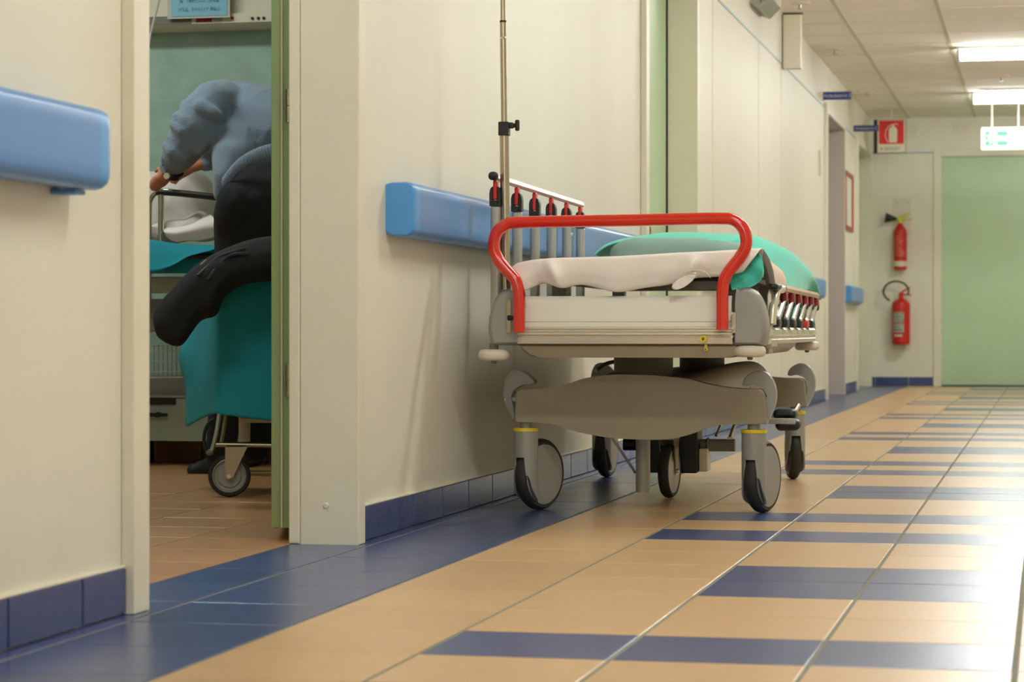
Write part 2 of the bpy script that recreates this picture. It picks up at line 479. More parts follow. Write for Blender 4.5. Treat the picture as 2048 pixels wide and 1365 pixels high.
# ================================================================== bumper rails
def bumper(label, y0, y1, cap0=True, cap1=True):
    """blue wall bumper: front bowed shell with rounded end caps"""
    root = thing('wall_bumper_rail', label, 'bumper rail', (XW, y0, 0), group='blue bumper rails along the corridor wall')
    z0, z1, d = .735, .872, .075
    prof = [(0, z0 + .010), (.012, z0 + .002), (.050, z0), (.062, z0 + .003), (.071, z0 + .011), (.075, z0 + .022), (.0755, z0 + .04), (.0755, z1 - .035), (.075, z1 - .018), (.071, z1 - .009), (.062, z1 - .003), (.050, z1), (.012, z1 - .001), (0, z1 - .004)]
    L = y1 - y0
    def shell(a, c):
        return B().skin([[(x, a, z) for x, z in prof], [(x, c, z) for x, z in prof]])
    ca = .05 if cap0 else 0; cc = .05 if cap1 else 0
    shell(ca, L - cc).done('rail', M_rail, root)
    def cap(ya, yb):
        rings = []
        for f, sc in ((0, 1), (.45, 1), (.72, .985), (.88, .94), (.97, .87), (1, .78)):
            y = ya + (yb - ya) * f
            rings.append([(x * (.6 + .4 * sc) if sc < 1 else x, y, (z0 + z1) / 2 + (z - (z0 + z1) / 2) * (.5 + .5 * sc)) for x, z in prof])
        return B().skin(rings).done('end_cap', M_railcap, root)
    if cap0: cap(.0501, 0)
    if cap1: cap(L - .0501, L)
    B().box((.0, L - .085, z0 - .009), (.045, L - .04, z0 - .0005), .003).done('bracket', M_rail, root)
    return root
bumper('blue bumper rail nearest the camera, left of the open doorway', YB + .1, 3.835)
bumper('blue bumper rail on the wall behind the raised side rail of the stretcher', 5.83, doors[1][0] - .09)
bumper('pale blue bumper rail end beyond the stretcher, before the lavender doorway', doors[1][1] + .3, 17.3)
bumper('short blue bumper rail between the last two doorways', wallY(1685), doors[3][0] - .12)

# ================================================================== ceiling things
def tube_lamp(i, y, label):
    t = thing('ceiling_lamp', label, 'ceiling lamp', (0, y, ZC), group='fluorescent ceiling lamps along the corridor')
    hx = .61
    B().box((-hx, -.085, -.022), (hx, .085, 0), .004).done('housing', M_white, t)
    prof = [(-.075, -.022), (-.072, -.055), (-.055, -.078), (-.03, -.088), (.03, -.088), (.055, -.078), (.072, -.055), (.075, -.022)]
    B().skin([[(-hx + .02, a, z) for a, z in prof], [(hx - .02, a, z) for a, z in prof]]).done('diffuser', M_lamp, t)
    for s in (-1, 1): B().skin([[(s * (hx - .019), a, z) for a, z in prof], [(s * hx, a * .9, z * .94) for a, z in prof]]).done('end_cap', M_paperw, t)
for i in range(11):
    y = 20.45 - 3.28 * i
    lab = {0: 'bright ceiling lamp directly above the hanging exit sign', 1: 'bright ceiling lamp in front of the one over the exit sign', 2: 'ceiling lamp beyond the closed green door, above the frame', 3: 'ceiling lamp beside the closed green door, above the frame', 4: 'ceiling lamp directly over the stretcher, above the frame', 5: 'ceiling lamp over the open patient room doorway, above the frame', 6: 'ceiling lamp just in front of the camera, above the frame', 7: 'first ceiling lamp behind the camera', 8: 'unseen second ceiling lamp behind the camera, added for frontal light', 9: 'unseen third ceiling lamp behind the camera, added for frontal light', 10: 'unseen farthest ceiling lamp behind the camera, added for frontal light'}[i]
    tube_lamp(i, y, lab)  # the last three are unseen, added to light surfaces that face the camera
for rxx, ryy, lab in ((-2.75, 4.9, 'unseen flat lamp added near the patient room doorway to light the drape'), (-3.5, 7.5, 'unseen flat lamp added over the patient room bed to brighten the back of the room')):
    t = thing('room_fill_lamp', lab, 'ceiling lamp', (rxx, ryy, ZC), group='unseen fill lamps added in the patient room')  # unseen lamps added to brighten the drape and the back of the room
    B().box((-.6, -.15, -.06), (.6, .15, 0), .01).done('housing', M_white, t)
    B().box((-.57, -.13, -.066), (.57, .13, -.0605)).done('diffuser', M_roomfill, t)

# sprinklers and ceiling rose
def sprinkler(px, py, lab, first=[None]):
    dz = ZC - CH; D = dz * F / (664 - py); p = at(px, py, D)
    if first[0] is None:
        t = thing('ceiling_sprinkler', lab, 'sprinkler', (p.x, p.y, ZC), group='small sprinkler heads on the ceiling')
        B().lathe([(0, 0), (.06, 0), (.055, -.008), (.03, -.014), (0, -.014)]).done('rose', M_trim, t)
        B().lathe([(0, -.0145), (.012, -.0145), (.01, -.035), (.018, -.037), (.018, -.041), (0, -.042)], seg=16).done('nozzle', M_steel, t)
        first[0] = t
    else: dup(first[0], (p.x, p.y, ZC), lab)
sprinkler(1671, 97, 'small ceiling sprinkler near the projecting box, middle of the row of three')
sprinkler(1735, 182, 'small ceiling sprinkler closest to the extinguisher sign')
sprinkler(1601, 5, 'small ceiling sprinkler at the top edge of the picture')
sprinkler(2003, 152, 'small ceiling sprinkler between the two lit lamps')
D_ = 1.97 * F / (664 - 180); p = at(1960, 180, D_)
b = B(); b.box((0, -.06, -.01), (.62, .06, 0), .003); v = b.done('air_grille', M_trim, None, loc=(p.x, p.y, ZC))
tag(v, 'narrow slotted air grille on the ceiling just before the farther lit lamp', 'vent')
for k in range(9): B().box((.05 + k * .06, -.045, -.0125), (.075 + k * .06, .045, -.0101)).done('slot', M_mattress, v)

# hanging exit sign
De = 20.75
pl = at(1962, 300, De); pr = at(2058, 300, De); pt = at(1962, 255, De)
ex = thing('exit_sign', 'lit green and white exit sign with running figure hanging by two rods', 'exit sign', (pl.x, pl.y, pl.z))
W = (pr - pl).x; H = pt.z - pl.z
B().box((0, 0, 0), (W, .05, H), .012, 3).done('light_box', M_exit, ex)
yf = -.003
b = B(); gx0, gx1 = .035, .105
b.box((gx0, yf, .035), (gx1 - .005, .0015, H - .035)); b.done('green_panel', M_exitg, ex, smooth=False)
b = B(); b.box((gx1 + .028, yf, .035), (gx1 + .115, .0015, .075)); b.box((gx1 + .028, yf, H - .075), (gx1 + .115, .0015, H - .035)); b.done('green_arrow_panel', M_exitg, ex, smooth=False)
b = B()  # running figure
def limb(p, q, r): b.tube([(p[0], yf - .001, p[1]), (q[0], yf - .001, q[1])], r, 8)
b.cyl((.083, yf - .004, .142), (.083, yf + .001, .142), .0105, 12)
limb((.078, .126), (.068, .095), .010); limb((.068, .095), (.082, .075), .006); limb((.082, .075), (.074, .05), .006)
limb((.068, .095), (.056, .078), .006); limb((.056, .078), (.042, .078), .005); limb((.076, .124), (.092, .108), .005); limb((.078, .126), (.060, .126), .005); limb((.060, .126), (.052, .110), .005)
b.done('running_figure', M_exit, ex)
b = B(); b.prism([(gx1 + .002, H / 2), (gx1 + .03, H / 2 + .032), (gx1 + .03, H / 2 + .01), (gx1 + .115, H / 2 + .01), (gx1 + .115, H / 2 - .01), (gx1 + .03, H / 2 - .01), (gx1 + .03, H / 2 - .032)], yf - .002, .001); b.done('arrow', M_exit, ex, smooth=False)
for px in (1984, 2037):
    q = at(px, 255, De); x = q.x - pl.x
    r_ = B().cyl((x, .025, H - .002), (x, .025, ZC - pl.z), .007, 10).done('rod', M_white, ex)
    B().lathe([(0, 0), (.02, 0), (.016, -.03), (0, -.03)], (x, .025, ZC - pl.z), seg=16).done('mount', M_slat, r_)

# projecting signs
def flag_sign(px0, px1, py0, py1, body, label, dd=0):
    Y = wallY(px0); u = (px0 - 1024) / F; D = Y / (u * sn + cs)
    L = atY(px1, 0, Y).x - XW; z1 = CH + (664 - py0) / F * D; z0 = CH + (664 - py1) / F * D
    t = thing('door_sign', label, 'sign', (XW, Y, z0), group='blue projecting signs over the doorways')
    B().box((0, 0, 0), (L, .012, z1 - z0), .002).done('plate', M_sign_blue, t)
    text('lettering', body, (z1 - z0) * .62, M_text, t, loc=(L * .5, -.001, (z1 - z0) * .5), rot=(math.radians(90), 0, 0), sx=.92)
    B().box((0, .013, z1 - z0 - .006), (L, .02, z1 - z0 - .0)).box((0, 0, -.008), (.008, .012, -.0005)).done('bracket', M_whitepl, t)
flag_sign(1646, 1703, 184, 200, 'Ambulatorio 2', 'blue door sign over the lavender doorway')
flag_sign(1707, 1757, 251, 263.5, 'Ambulatorio 3', 'blue door sign partly in front of the red extinguisher sign')
# fire extinguisher sign: a box sign fixed to the wall
Yf = YE - .9
a0 = atY(1755, 307, Yf); a1 = atY(1812, 238, Yf)
fs = thing('extinguisher_sign', 'red and white fire extinguisher sign at ceiling height', 'sign', (a0.x, Yf, a0.z))
W = a1.x - a0.x; H = a1.z - a0.z
B().box((-.035, .0, 0), (W, .03, H), .004).done('case', M_black, fs)
B().box((0, -.004, 0.004), (W - .004, -.0005, H - .004)).done('plate', M_sign_white, fs, smooth=False)
zr = H * .27
B().box((.014, -.0065, zr), (W - .018, -.0045, H - .012)).done('red_field', M_sign_red, fs, smooth=False)
b = B(); xc = W * .55; s_ = H
b.prism(curve2([(xc - .034, zr + .012), (xc - .036, zr + .06), (xc - .036, zr + .12), (xc - .026, zr + .145), (xc - .01, zr + .155), (xc - .01, zr + .168), (xc + .01, zr + .168), (xc + .01, zr + .155), (xc + .026, zr + .145), (xc + .036, zr + .12), (xc + .036, zr + .06), (xc + .034, zr + .012)], 2), -.009, -.0066)
b.done('bottle_symbol', M_sign_white, fs, smooth=False)
B().tube([(xc - .005, -.0075, zr + .175), (xc - .035, -.0075, zr + .16), (xc - .062, -.0075, zr + .12), (xc - .068, -.0075, zr + .075), (xc - .055, -.0075, zr + .035), (xc - .042, -.0075, zr + .015)], .0035, 8, 4).tube([(xc + .0, -.0075, zr + .172), (xc + .03, -.0075, zr + .178), (xc + .04, -.0075, zr + .165)], .004, 8, 3).done('hose_symbol', M_sign_white, fs)
B().cyl((.035, -.0065, zr * .5), (.035, -.0045, zr * .5), .009, 12).box((.06, -.0055, zr * .55), (W - .05, -.0045, zr * .62)).box((.06, -.0055, zr * .35), (W - .07, -.0045, zr * .41)).done('caption_marks', M_mattress, fs, smooth=False)
B().cyl((W / 2, .015, H - .002), (W / 2, .015, ZC - a0.z), .006, 8).done('hanger', M_whitepl, fs)
# cream box projecting from the wall above the blue line
Yb = wallY(1564); u = (1564 - 1024) / F; Db = Yb / (u * sn + cs)
zb0 = CH + (664 - 137) / F * Db; zb1 = CH + (664 - 26) / F * Db
bx = thing('projecting_box', 'blank cream box fixed upright to the wall near the ceiling', 'wall box', (XW, Yb, zb0))
B().box((.004, 0, 0), (.115, .09, min(zb1, ZC - .012) - zb0), .004).done('case', M_trim, bx)
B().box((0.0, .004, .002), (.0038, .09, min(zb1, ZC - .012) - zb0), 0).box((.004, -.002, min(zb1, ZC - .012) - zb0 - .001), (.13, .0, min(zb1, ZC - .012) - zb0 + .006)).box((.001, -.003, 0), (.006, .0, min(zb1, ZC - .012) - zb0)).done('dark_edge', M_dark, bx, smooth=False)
# grey emergency lamp at the very top
Yl = wallY(1500); el = thing('emergency_lamp', 'grey wedge-shaped emergency lamp on the wall at the top edge of the picture', 'wall lamp', (XW, Yl, 2.29))
b = B(); b.skin([[(0, y, .17), (0, y, .02), (.05, y, 0.0), (.11, y, .06), (.12, y, .17)] for y in (0, .55)]); b.done('body', M_slat, el)
B().box((.055, -.004, .02), (.062, -.0005, .16)).done('seam', M_mattress, el)
# small things on far walls
Yq = wallY(1644); D_ = 17.3
q = thing('call_plate', 'narrow cream switch plate left of the lavender doorway', 'switch', (XW, Yq - .28, 1.62))
B().box((0, 0, 0), (.012, .09, .18), .003).done('plate', M_whitepl, q); B().box((.0125, .02, .03), (.017, .07, .15), .002).done('rocker', M_trim, q)
Ya = wallY(1687.5); Yc_ = wallY(1704); uD = lambda y: y * cs + 1.6 * sn
za1 = CH + (664 - 340) / F * uD(Ya); za0 = CH + (664 - 458) / F * uD(Ya)
fr = thing('framed_notice', 'red framed notice on the wall between the last two doorways', 'framed notice', (XW, Ya, za0))
h = za1 - za0; Lf = min(Yc_ - Ya, .75)
b = B(); t_ = .035
b.box((0, 0, 0), (.022, t_, h), .004).box((0, Lf - t_, 0), (.022, Lf, h), .004).box((0, 0, 0), (.022, Lf, t_), .004).box((0, 0, h - t_), (.022, Lf, h), .004); b.done('frame', M_fr, fr)
B().box((0, t_ * .9, t_ * .9), (.008, Lf - t_ * .9, h - t_ * .9)).done('sheet', M_white, fr, smooth=False)
# two small plates on the end wall
for px, py, w_, h_, lab in ((1822, 262, .11, .10, 'small cream plate high on the end wall beside the extinguisher sign'), (1922, 258, .13, .07, 'faint cream cover plate on the end wall between the red sign and the exit sign')):
    p = atY(px, py, YE); o = thing('junction_plate', lab, 'cover plate', (p.x, YE, p.z))
    B().box((-w_ / 2, -.02, -h_ / 2), (w_ / 2, 0, h_ / 2), .006).done('cover', M_trim, o)
    for s_x in (-1, 1): B().cyl((s_x * w_ * .35, -.0225, 0), (s_x * w_ * .35, -.019, 0), .005, 8).done('screw', M_slat, o)

# extinguishers on the end wall
sc = 22.45 / F
def wx(px): return atY(px, 600, YE).x
def wz(py): return CH + (664 - py) * sc
# backing boards
bp = thing('mounting_board', 'pale board with two screws behind the upper extinguisher', 'board', (wx(1785), YE, wz(470)))
B().box((0, -.008, 0), (wx(1823) - wx(1785), 0, wz(396) - wz(470)), .002).done('board', M_whitepl, bp)
for x in (.04, .135): B().cyl((x, -.0105, .3), (x, -.0075, .3), .007, 10).done('screw', M_slat, bp)
bp = thing('mounting_board', 'pale board behind the lower extinguisher', 'board', (wx(1787), YE, wz(702)))
B().box((0, -.006, 0), (wx(1822) - wx(1787), 0, wz(590) - wz(702)), .002).done('board', M_whitepl, bp)
# upper, carbon dioxide
xu = wx(1801.5); t = thing('fire_extinguisher', 'slim red fire extinguisher with black horn, upper of the two', 'fire extinguisher', (xu, YE - .075, wz(541)), group='fire extinguishers on the end wall')
r = .061; H = wz(447) - wz(541)
B().lathe([(0, 0), (.052, .004), (r, .02), (r, H * .78), (.055, H * .85), (.035, H * .93), (.022, H * .97), (.02, H)], seg=32).done('bottle', M_redp, t)
B().lathe([(r + .0006, .035), (r + .001, .036), (r + .001, .082), (r + .0006, .083)], seg=32).done('white_band', M_sign_white, t)
b = B(); rnd = random.Random(5)
for k in range(9):
    z = .13 + k * .022; n = rnd.randint(2, 4); a = -1.9
    for j in range(n):
        wd = rnd.uniform(.12, .4); pts = [(-(r + .001) * math.sin(a + f * wd) * -1, -(r + .001) * math.cos(a + f * wd) * -1) for f in (0, .5, 1)]
        ring0 = [((r + .0012) * math.cos(-math.pi / 2 - .7 + a + 1.9 + f * wd), (r + .0012) * math.sin(-math.pi / 2 - .7 + a + 1.9 + f * wd)) for f in (0, .5, 1)]
        b.grid([[(x_, y_, z) for x_, y_ in ring0], [(x_, y_, z + .01) for x_, y_ in ring0]]); a += wd + .1
b.done('label_marks', mat('faded_label_print', (226, 130, 116), .5), t)
B().cyl((0, 0, H - .005), (0, 0, H + .03), .02, 16).box((-.03, -.014, H + .028), (.03, .014, H + .055), .004).tube([(-.01, 0, H + .05), (.03, 0, H + .075), (.085, 0, H + .092)], [.009, .008, .006], 8, 3).tube([(.02, 0, H + .035), (.06, 0, H + .038), (.11, 0, H + .034)], [.008, .007, .006], 8, 3).done('valve', M_lime, t)
B().tube([(-.03, -.01, H + .042), (-.045, -.01, H + .042), (-.06, -.01, H + .044), (-.135, -.012, H + .052)], [.012, .016, .02, .047], 20).done('horn', M_black, t)
B().box((-.03, .02, H * .6), (.03, .074, H * .64)).done('bracket', M_slat, t)
# lower, powder
xu = wx(1803.5); t = thing('fire_extinguisher', 'stout red fire extinguisher with looped hose, lower of the two', 'fire extinguisher', (xu, YE - .104, wz(690)), group='fire extinguishers on the end wall')
r = .082; H = wz(600) - wz(690)
B().lathe([(0, 0), (.07, .003), (r - .003, .014), (r, .03), (r, H - .045), (r - .01, H - .022), (.05, H - .004), (.025, H + .012), (.022, H + .02)], seg=36).done('bottle', M_redp, t)
b = B(); am = [(-math.pi / 2 - .95 + k * .19) for k in range(8)]
for z0, z1 in ((.20, .30), (.115, .19)): b.grid([[((r + .001) * math.cos(a), (r + .001) * math.sin(a), z) for a in am] for z in (z0, z1)])
b.done('label_panel', M_label, t)
b = B(); 
for z0, z1, c0, c1 in ((.285, .292, 0, 7), (.255, .263, 0, 6), (.23, .237, 0, 7), (.207, .215, 1, 7), (.16, .168, 0, 5), (.13, .145, 0, 6)): b.grid([[((r + .002) * math.cos(a), (r + .002) * math.sin(a), z) for a in am[c0:c1 + 1]] for z in (z0, z1)])
b.done('label_marks', mat('label_print', (112, 128, 112), .6), t)
b = B(); b.grid([[((r + .002) * math.cos(a), (r + .002) * math.sin(a), z) for a in am[1:7]] for z in (.075, .095)]); b.done('white_marks', M_sign_white, t)
B().cyl((0, 0, H + .012), (0, 0, H + .045), .02, 16).box((-.022, -.012, H + .04), (.025, .012, H + .062), .003).tube([(-.01, 0, H + .055), (.03, 0, H + .085), (.085, 0, H + .115)], [.008, .008, .005], 8, 3).tube([(.02, 0, H + .045), (.06, 0, H + .048), (.095, 0, H + .038)], [.007, .006, .005], 8, 3).done('valve', M_redp, t)
hp = []
for k in range(13):
    a = math.radians(-120 - k * 21.5); hp.append((-.045 + .115 * math.cos(a), -.01, H + .075 + .095 * math.sin(a)))
B().tube(hp, .0095, 10, 2).done('hose', M_hose, t)
B().box((-.03, .03, H * .6), (.03, .097, H * .64)).done('bracket', M_slat, t)

# ================================================================== THE STRETCHER (own frame: x right, y to the rear)
st = thing('hospital_stretcher', 'grey hospital stretcher with red push handle parked against the corridor wall', 'stretcher', G, YAW)
HW = .378; LEN = 1.95
zp = gl(1250, 592, 0).z; z_r1 = gl(1250, 667, 0).z; z_b = gl(1250, 690, 0).z; z_t = gl(1250, 716, 0).z
xl = gl(1026, 600, 0).x; xr = gl(1462, 600, 0).x
# end panels and end beams, front and rear
def end_panel(y, s):
    b = B()
    prof = [(0, z_r1), (0, z_r1 + .03), (s * -.003, z_r1 + .032), (s * .0, zp - .025), (s * .006, zp - .008), (s * .016, zp), (s * .026, zp - .004), (s * .028, z_r1)]
    b.skin([[(xl, y + a, z) for a, z in prof], [(xr, y + a, z) for a, z in prof]])
    b.done('end_panel', M_white_panel, st)
    b = B()
    prof = [(0, z_b), (s * -.012, z_b + .003), (s * -.014, z_r1 - .012), (s * -.010, z_r1 - .006), (s * -.016, z_r1 - .003), (s * -.016, z_r1 + .001), (s * -.006, z_r1 + .005), (s * -.006, z_r1 + .010), (s * -.012, z_r1 + .012), (s * -.012, z_r1 + .016), (0, z_r1 + .018), (s * .03, z_r1 + .018), (s * .03, z_b)]
    b.skin([[(xl - .0, y + a, z) for a, z in prof], [(xr + .004, y + a, z) for a, z in prof]])
    b.done('end_beam', M_alu, st)
end_panel(.012, 1); end_panel(LEN - .012, -1)
# side beams
for s in (-1, 1):
    x = s * .372
    prof = [(x, .466), (x + s * .007, .470), (x + s * .009, .478), (x + s * .003, .482), (x + s * .003, .488), (x + s * .010, .492), (x + s * .010, .506), (x + s * .002, .513), (x - s * .03, .513), (x - s * .03, .466)]
    B().skin([[(a, .10, z) for a, z in prof], [(a, LEN - .10, z) for a, z in prof]]).done('side_beam', M_alu, st)
# underslung tray with rounded ends
a0 = gl(1040, 700, .03).x; a1 = gl(1500, 700, .03).x
b = B(); prof = [(a0 + .0, z_b), (a0 + .008, z_b - .014), (a0 + .030, z_t + .004), (a0 + .055, z_t), (a1 - .055, z_t), (a1 - .03, z_t + .004), (a1 - .008, z_b - .014), (a1, z_b)]
b.prism(prof, .015, LEN - .25, .006)
b.done('tray', M_tray, st)
B().box((.30, .5, .437), (.34, .62, .452), .004).done('latch', M_slat, st)
# corner covers
def corner(sx, y0, sy, name='corner_cover'):
    xi = .293; H0 = gl(1500, 692, 0).z; H1 = gl(1500, 575, 0).z
    pts = [(xi, H0), (xi, H1 - .012), (xi + .012, H1 - .002), (xi + .03, H1), (xi + .052, H1 - .010), (xi + .068, H1 - .032), (xi + .079, H1 - .065), (xi + .084, H1 - .10), (xi + .083, H0 + .03), (xi + .076, H0 + .004), (xi + .07, H0)]
    outl = [(sx * (x), z) for x, z in curve2(pts, 3)]
    b = B(); rings = []
    for f, k in ((0, .80), (.008, .92), (.024, .985), (.05, 1.0), (.085, 1.0), (.11, .97), (.125, .9)):
        cxm = sx * xi; cz = (H0 + H1) / 2 - .01
        rings.append([(cxm + (x - cxm) * k, y0 + sy * f, cz + (z - cz) * (.35 + .65 * k)) for x, z in outl])
    b.skin(rings); return b.done(name, M_grey, st, sharp=50)
for sx in (-1, 1):
    corner(sx, -.005, 1); corner(sx, LEN + .005, -1)
# brackets and screws beside the covers
B().box((xr + .002, -.012, z_r1), (xr + .014, .0, z_r1 + .055), .001).done('handle_bracket', M_steel, st)
B().box((xl - .016, -.012, z_r1), (xl - .004, .0, zp - .01), .001).done('handle_bracket', M_steel, st)
for px, py in ((1464, 627), (1465, 657), (1464, 674)):
    p = gl(px, py, -.02); B().cyl((p.x, -.02, p.z), (p.x, -.012, p.z), .0035, 10).done('screw', M_chrome, st)
p = gl(1022, 636, -.02); B().cyl((p.x - .008, -.012, p.z), (p.x + .008, -.018, p.z), .008, 12, .004).done('locking_screw', M_black, st)
# red handle
hp = [(1038.5, 665), (1038.5, 630), (1038.3, 594), (1032, 563), (1014, 541.5), (998.5, 523), (988.5, 502), (988.3, 482), (996, 461.5), (1014, 449), (1040, 445), (1140, 443), (1248, 441.2), (1350, 439), (1440, 437.4), (1469, 441), (1486, 457), (1492, 475), (1491.5, 492), (1481, 513), (1464, 534.6), (1452, 552), (1446, 572), (1444.5, 594), (1444.3, 630), (1444.3, 660)]
B().tube([gl(a, c, -.028) for a, c in hp], .0162, 20, 5).done('push_handle', M_red, st)
# yellow sticker and hook
p = gl(1407, 678.5, -.004); hk = B().cyl((p.x, -.0155, p.z), (p.x, -.001, p.z), .0102, 28).done('round_sticker', M_yellow, st)
B().prism([(p.x - .0045, p.z + .002), (p.x + .0045, p.z + .002), (p.x, p.z - .0055)], -.0165, -.0156).box((p.x - .001, -.0165, p.z + .002), (p.x + .001, -.0156, p.z + .0055)).done('triangle_symbol', M_hose, hk, smooth=False)
q = gl(1411, 699, 0); hk = B().box((q.x - .0035, .004, q.z), (q.x + .0035, .012, z_b + .002), .001).cyl((q.x, .0, q.z), (q.x, .013, q.z), .0042, 16).box((q.x + .0005, .004, q.z - .0045), (q.x + .0055, .012, q.z + .004)).done('yellow_hook', M_yellow, st)
B().cyl((q.x, -.001, q.z), (q.x, .001, q.z), .0018, 10).done('hook_hole', M_dark, hk)
# corner bumper wheels
def bumper_wheel(px, py, ly):
    p = gl(px, py, ly); o = B().lathe([(0, -.0155), (.029, -.0155), (.036, -.0135), (.041, -.008), (.0425, 0), (.041, .008), (.036, .0135), (.029, .0155), (0, .0155)], seg=36).done('bumper_wheel', M_whitepl, st, loc=p)
    B().lathe([(0, -.023), (.006, -.023), (.008, -.018), (.008, -.0157), (0, -.0157)], seg=12).lathe([(0, .0157), (.012, .0157), (.012, .03), (0, .03)], seg=12).done('axle', M_mattress, o)
bumper_wheel(988, 710.5, .03); bumper_wheel(1500, 703, .03); bumper_wheel(1614, 692, LEN - .06)
o = gl(1614, 692, LEN - .06); B().lathe([(0, -.0155), (.029, -.0155), (.036, -.0135), (.041, -.008), (.0425, 0), (.041, .008), (.036, .0135), (.029, .0155), (0, .0155)], seg=36).done('bumper_wheel', M_whitepl, st, loc=(-o.x, o.y, o.z))
# deck board under the mattress
a = gl(1272, 583, .06); c_ = gl(1450, 562, .06)
B().prism([(a.x, a.z + .002), (a.x + .02, a.z + .006), (c_.x + .06, a.z + .001), (c_.x + .08, c_.z), (a.x + .05, c_.z), (a.x, a.z + .010)], .06, .11, .002).done('deck_rail', M_deck, st)
B().box((-.30, .12, .640), (.30, LEN - .06, .6545), .003).done('deck', M_deck, st)
b = B()
for y in (.35, 1.5):
    b = B(); b.box((-.26, y, .512), (-.22, y + .04, .640)).done('deck_support', M_slat, st); b = B(); b.box((.22, y, .512), (.26, y + .04, .640)).done('deck_support', M_slat, st)
B().tube([(.02, .5, .60), (-.0, .5, .585), (-.03, .52, .58), (-.05, .55, .585)], .005, 8, 4).done('red_cable', M_redd, st)

# raised side rail on the wall side
zs = .905
xs_ = -.362
posts = [.05, .36, .64, .92, 1.2, 1.47]
b = B(); prof = [(-.009, -.008), (-.006, .007), (.006, .008), (.009, -.004), (.004, -.009)]
b.skin([[(xs_ + a, y, zs + .014 + z) for a, z in prof] for y in (.02, 1.50)])
top = b.done('side_rail_top_bar', mat('red_grip_bar', (206, 120, 96), .3), st)
B().box((xs_ - .013, .0, zs + .004), (xs_ + .013, .03, zs + .027), .01, 3).done('rail_end_cap', M_black, top)
for y in posts:
    po = B().box((xs_ - .014, y - .013, .475), (xs_ + .014, y + .013, zs - .062), .009, 3).done('side_rail_post', M_slat, st)
    bb = B()
    for q in (-1, 1): bb.prism([(xs_ + q * x_, zs - .064 + z_) for x_, z_ in ((.0058, 0), (.0155, 0), (.0155, .034), (.0145, .042), (.0115, .049), (.0058, .053))], y - .0145, y + .0145, .0015)
    bb.box((xs_ - .0057, y - .0145, zs - .064), (xs_ + .0057, y + .0145, zs - .049)); bb.done('joint_cover', M_black, po)
    B().box((xs_ - .0058, y - .0155, zs - .047), (xs_ + .0058, y + .0155, zs + .005), .004).done('joint', M_redp, po)
    B().box((xs_ - .017, y - .016, .50), (xs_ + .017, y + .016, .545), .006).done('post_foot', M_black, po)
p = gl(1135, 469, 1.2)
B().cyl((xs_ + .013, 1.2, p.z), (xs_ + .019, 1.2, p.z), .005, 12).done('rail_stud', M_white, st)

# lowered side rail on the open side
xo = .386
b = B(); prof = [(-.010, -.009), (-.010, .007), (.006, .009), (.010, .0), (.006, -.009)]
b.skin([[(xo + a, y, .622 + z) for a, z in prof] for y in (.40, 1.84)])
top2 = b.done('side_rail_top_bar', mat('grip_bar_pale', (214, 176, 146), .3), st)
B().box((xo - .013, .10, .612), (xo + .011, .415, .630), .008, 3).done('rail_end_cap', M_black, top2)
for i, y in enumerate([.44, .72, .99, 1.26, 1.53, 1.78]):
    dy = .22
    po = B().tube([(xo, y, .592), (xo, y - .05, .578), (xo, y - dy, .538), (xo, y - dy - .02, .530)], .009, 10).done('side_rail_post', M_chrome, st)
    B().box((xo - .010, y - .03, .585), (xo + .010, y + .03, .612), .005).done('joint', M_redd, po)
    B().box((xo - .012, y + .02, .57), (xo + .009, y + .06, .60), .008).done('joint_cover', M_black, po)
    B().box((xo - .012, y - dy - .06, .512), (xo + .010, y - dy + .03, .536), .006).done('post_foot', M_redp if i == 4 else M_black, po)
B().tube([(xo - .008, .13, .52), (xo - .004, .15, .58), (xo, .21, .612), (xo + .004, .32, .618)], .012, 12, 4).done('rail_loop', M_alu, st)
b = B(); b.prism([(-.0, 0)] * 0 + [(0, .46), (0, .60), (.006, .615), (.012, .60), (.016, .53), (.012, .46)], 0, .20, .003).done('rail_end_shroud', M_alu, st, loc=(.364, .14, 0))
b = B(); b.box((.366, .30, .512), (.376, LEN - .13, .522), .002).done('side_ledge', M_alu, st)

# lifting columns
def column(px, w0, ly, label, r):
    p = gl(px, 730, ly); c = B().lathe([(0, .30), (r, .30), (r, .45), (0, .45)], seg=36).done('lifting_column', M_beam, st, loc=(p.x, p.y, 0))
    B().lathe([(r + .001, .30), (r + .012, .30), (r + .012, .36), (r + .001, .365)], seg=36).done('collar', M_deck, c)
    return p
pc = column(1287, 117, .62, '', .086); column(1404, 80, 1.35, '', .072)
pf = gl(1251, 746, .58); B().cyl((pf.x, .50, .43), (pf.x, .535, .43), .004, 10).done('screw', M_chrome, st)

# transverse base beams with a belly
topc = [(1031, 790), (1034, 782), (1042, 780), (1059, 779.5), (1099, 776.5), (1128, 771), (1159, 760), (1186, 754), (1225, 750), (1270, 750), (1310, 751.5), (1340, 754.5), (1379, 759), (1419, 770), (1458, 776), (1490, 778.5), (1515, 779), (1524, 782), (1529, 792)]
botc = [(1534, 848.5), (1495, 849), (1450, 849.5), (1430, 853), (1410, 859), (1385, 868), (1355, 876), (1320, 880), (1283, 880), (1240, 878), (1210, 875), (1175, 869), (1150, 863), (1130, 857), (1105, 849), (1080, 846), (1050, 845), (1028, 845)]
LYF = .215
front = [(gl(a, c, LYF).x, gl(a, c, LYF).z) for a, c in curve2(topc, 2)] + [(gl(a, c, LYF).x, gl(a, c, LYF).z) for a, c in curve2(botc, 2)]
cx = sum(a for a, c in front) / len(front)
front = [(a - cx, c) for a, c in front]; XB = cx
B().prism(front, LYF, LYF + .075, .006).done('base_beam', M_beam, st, loc=(cx, 0, 0), sharp=50)
LYR = 1.80
rear = [(a, c) for a, c in front]
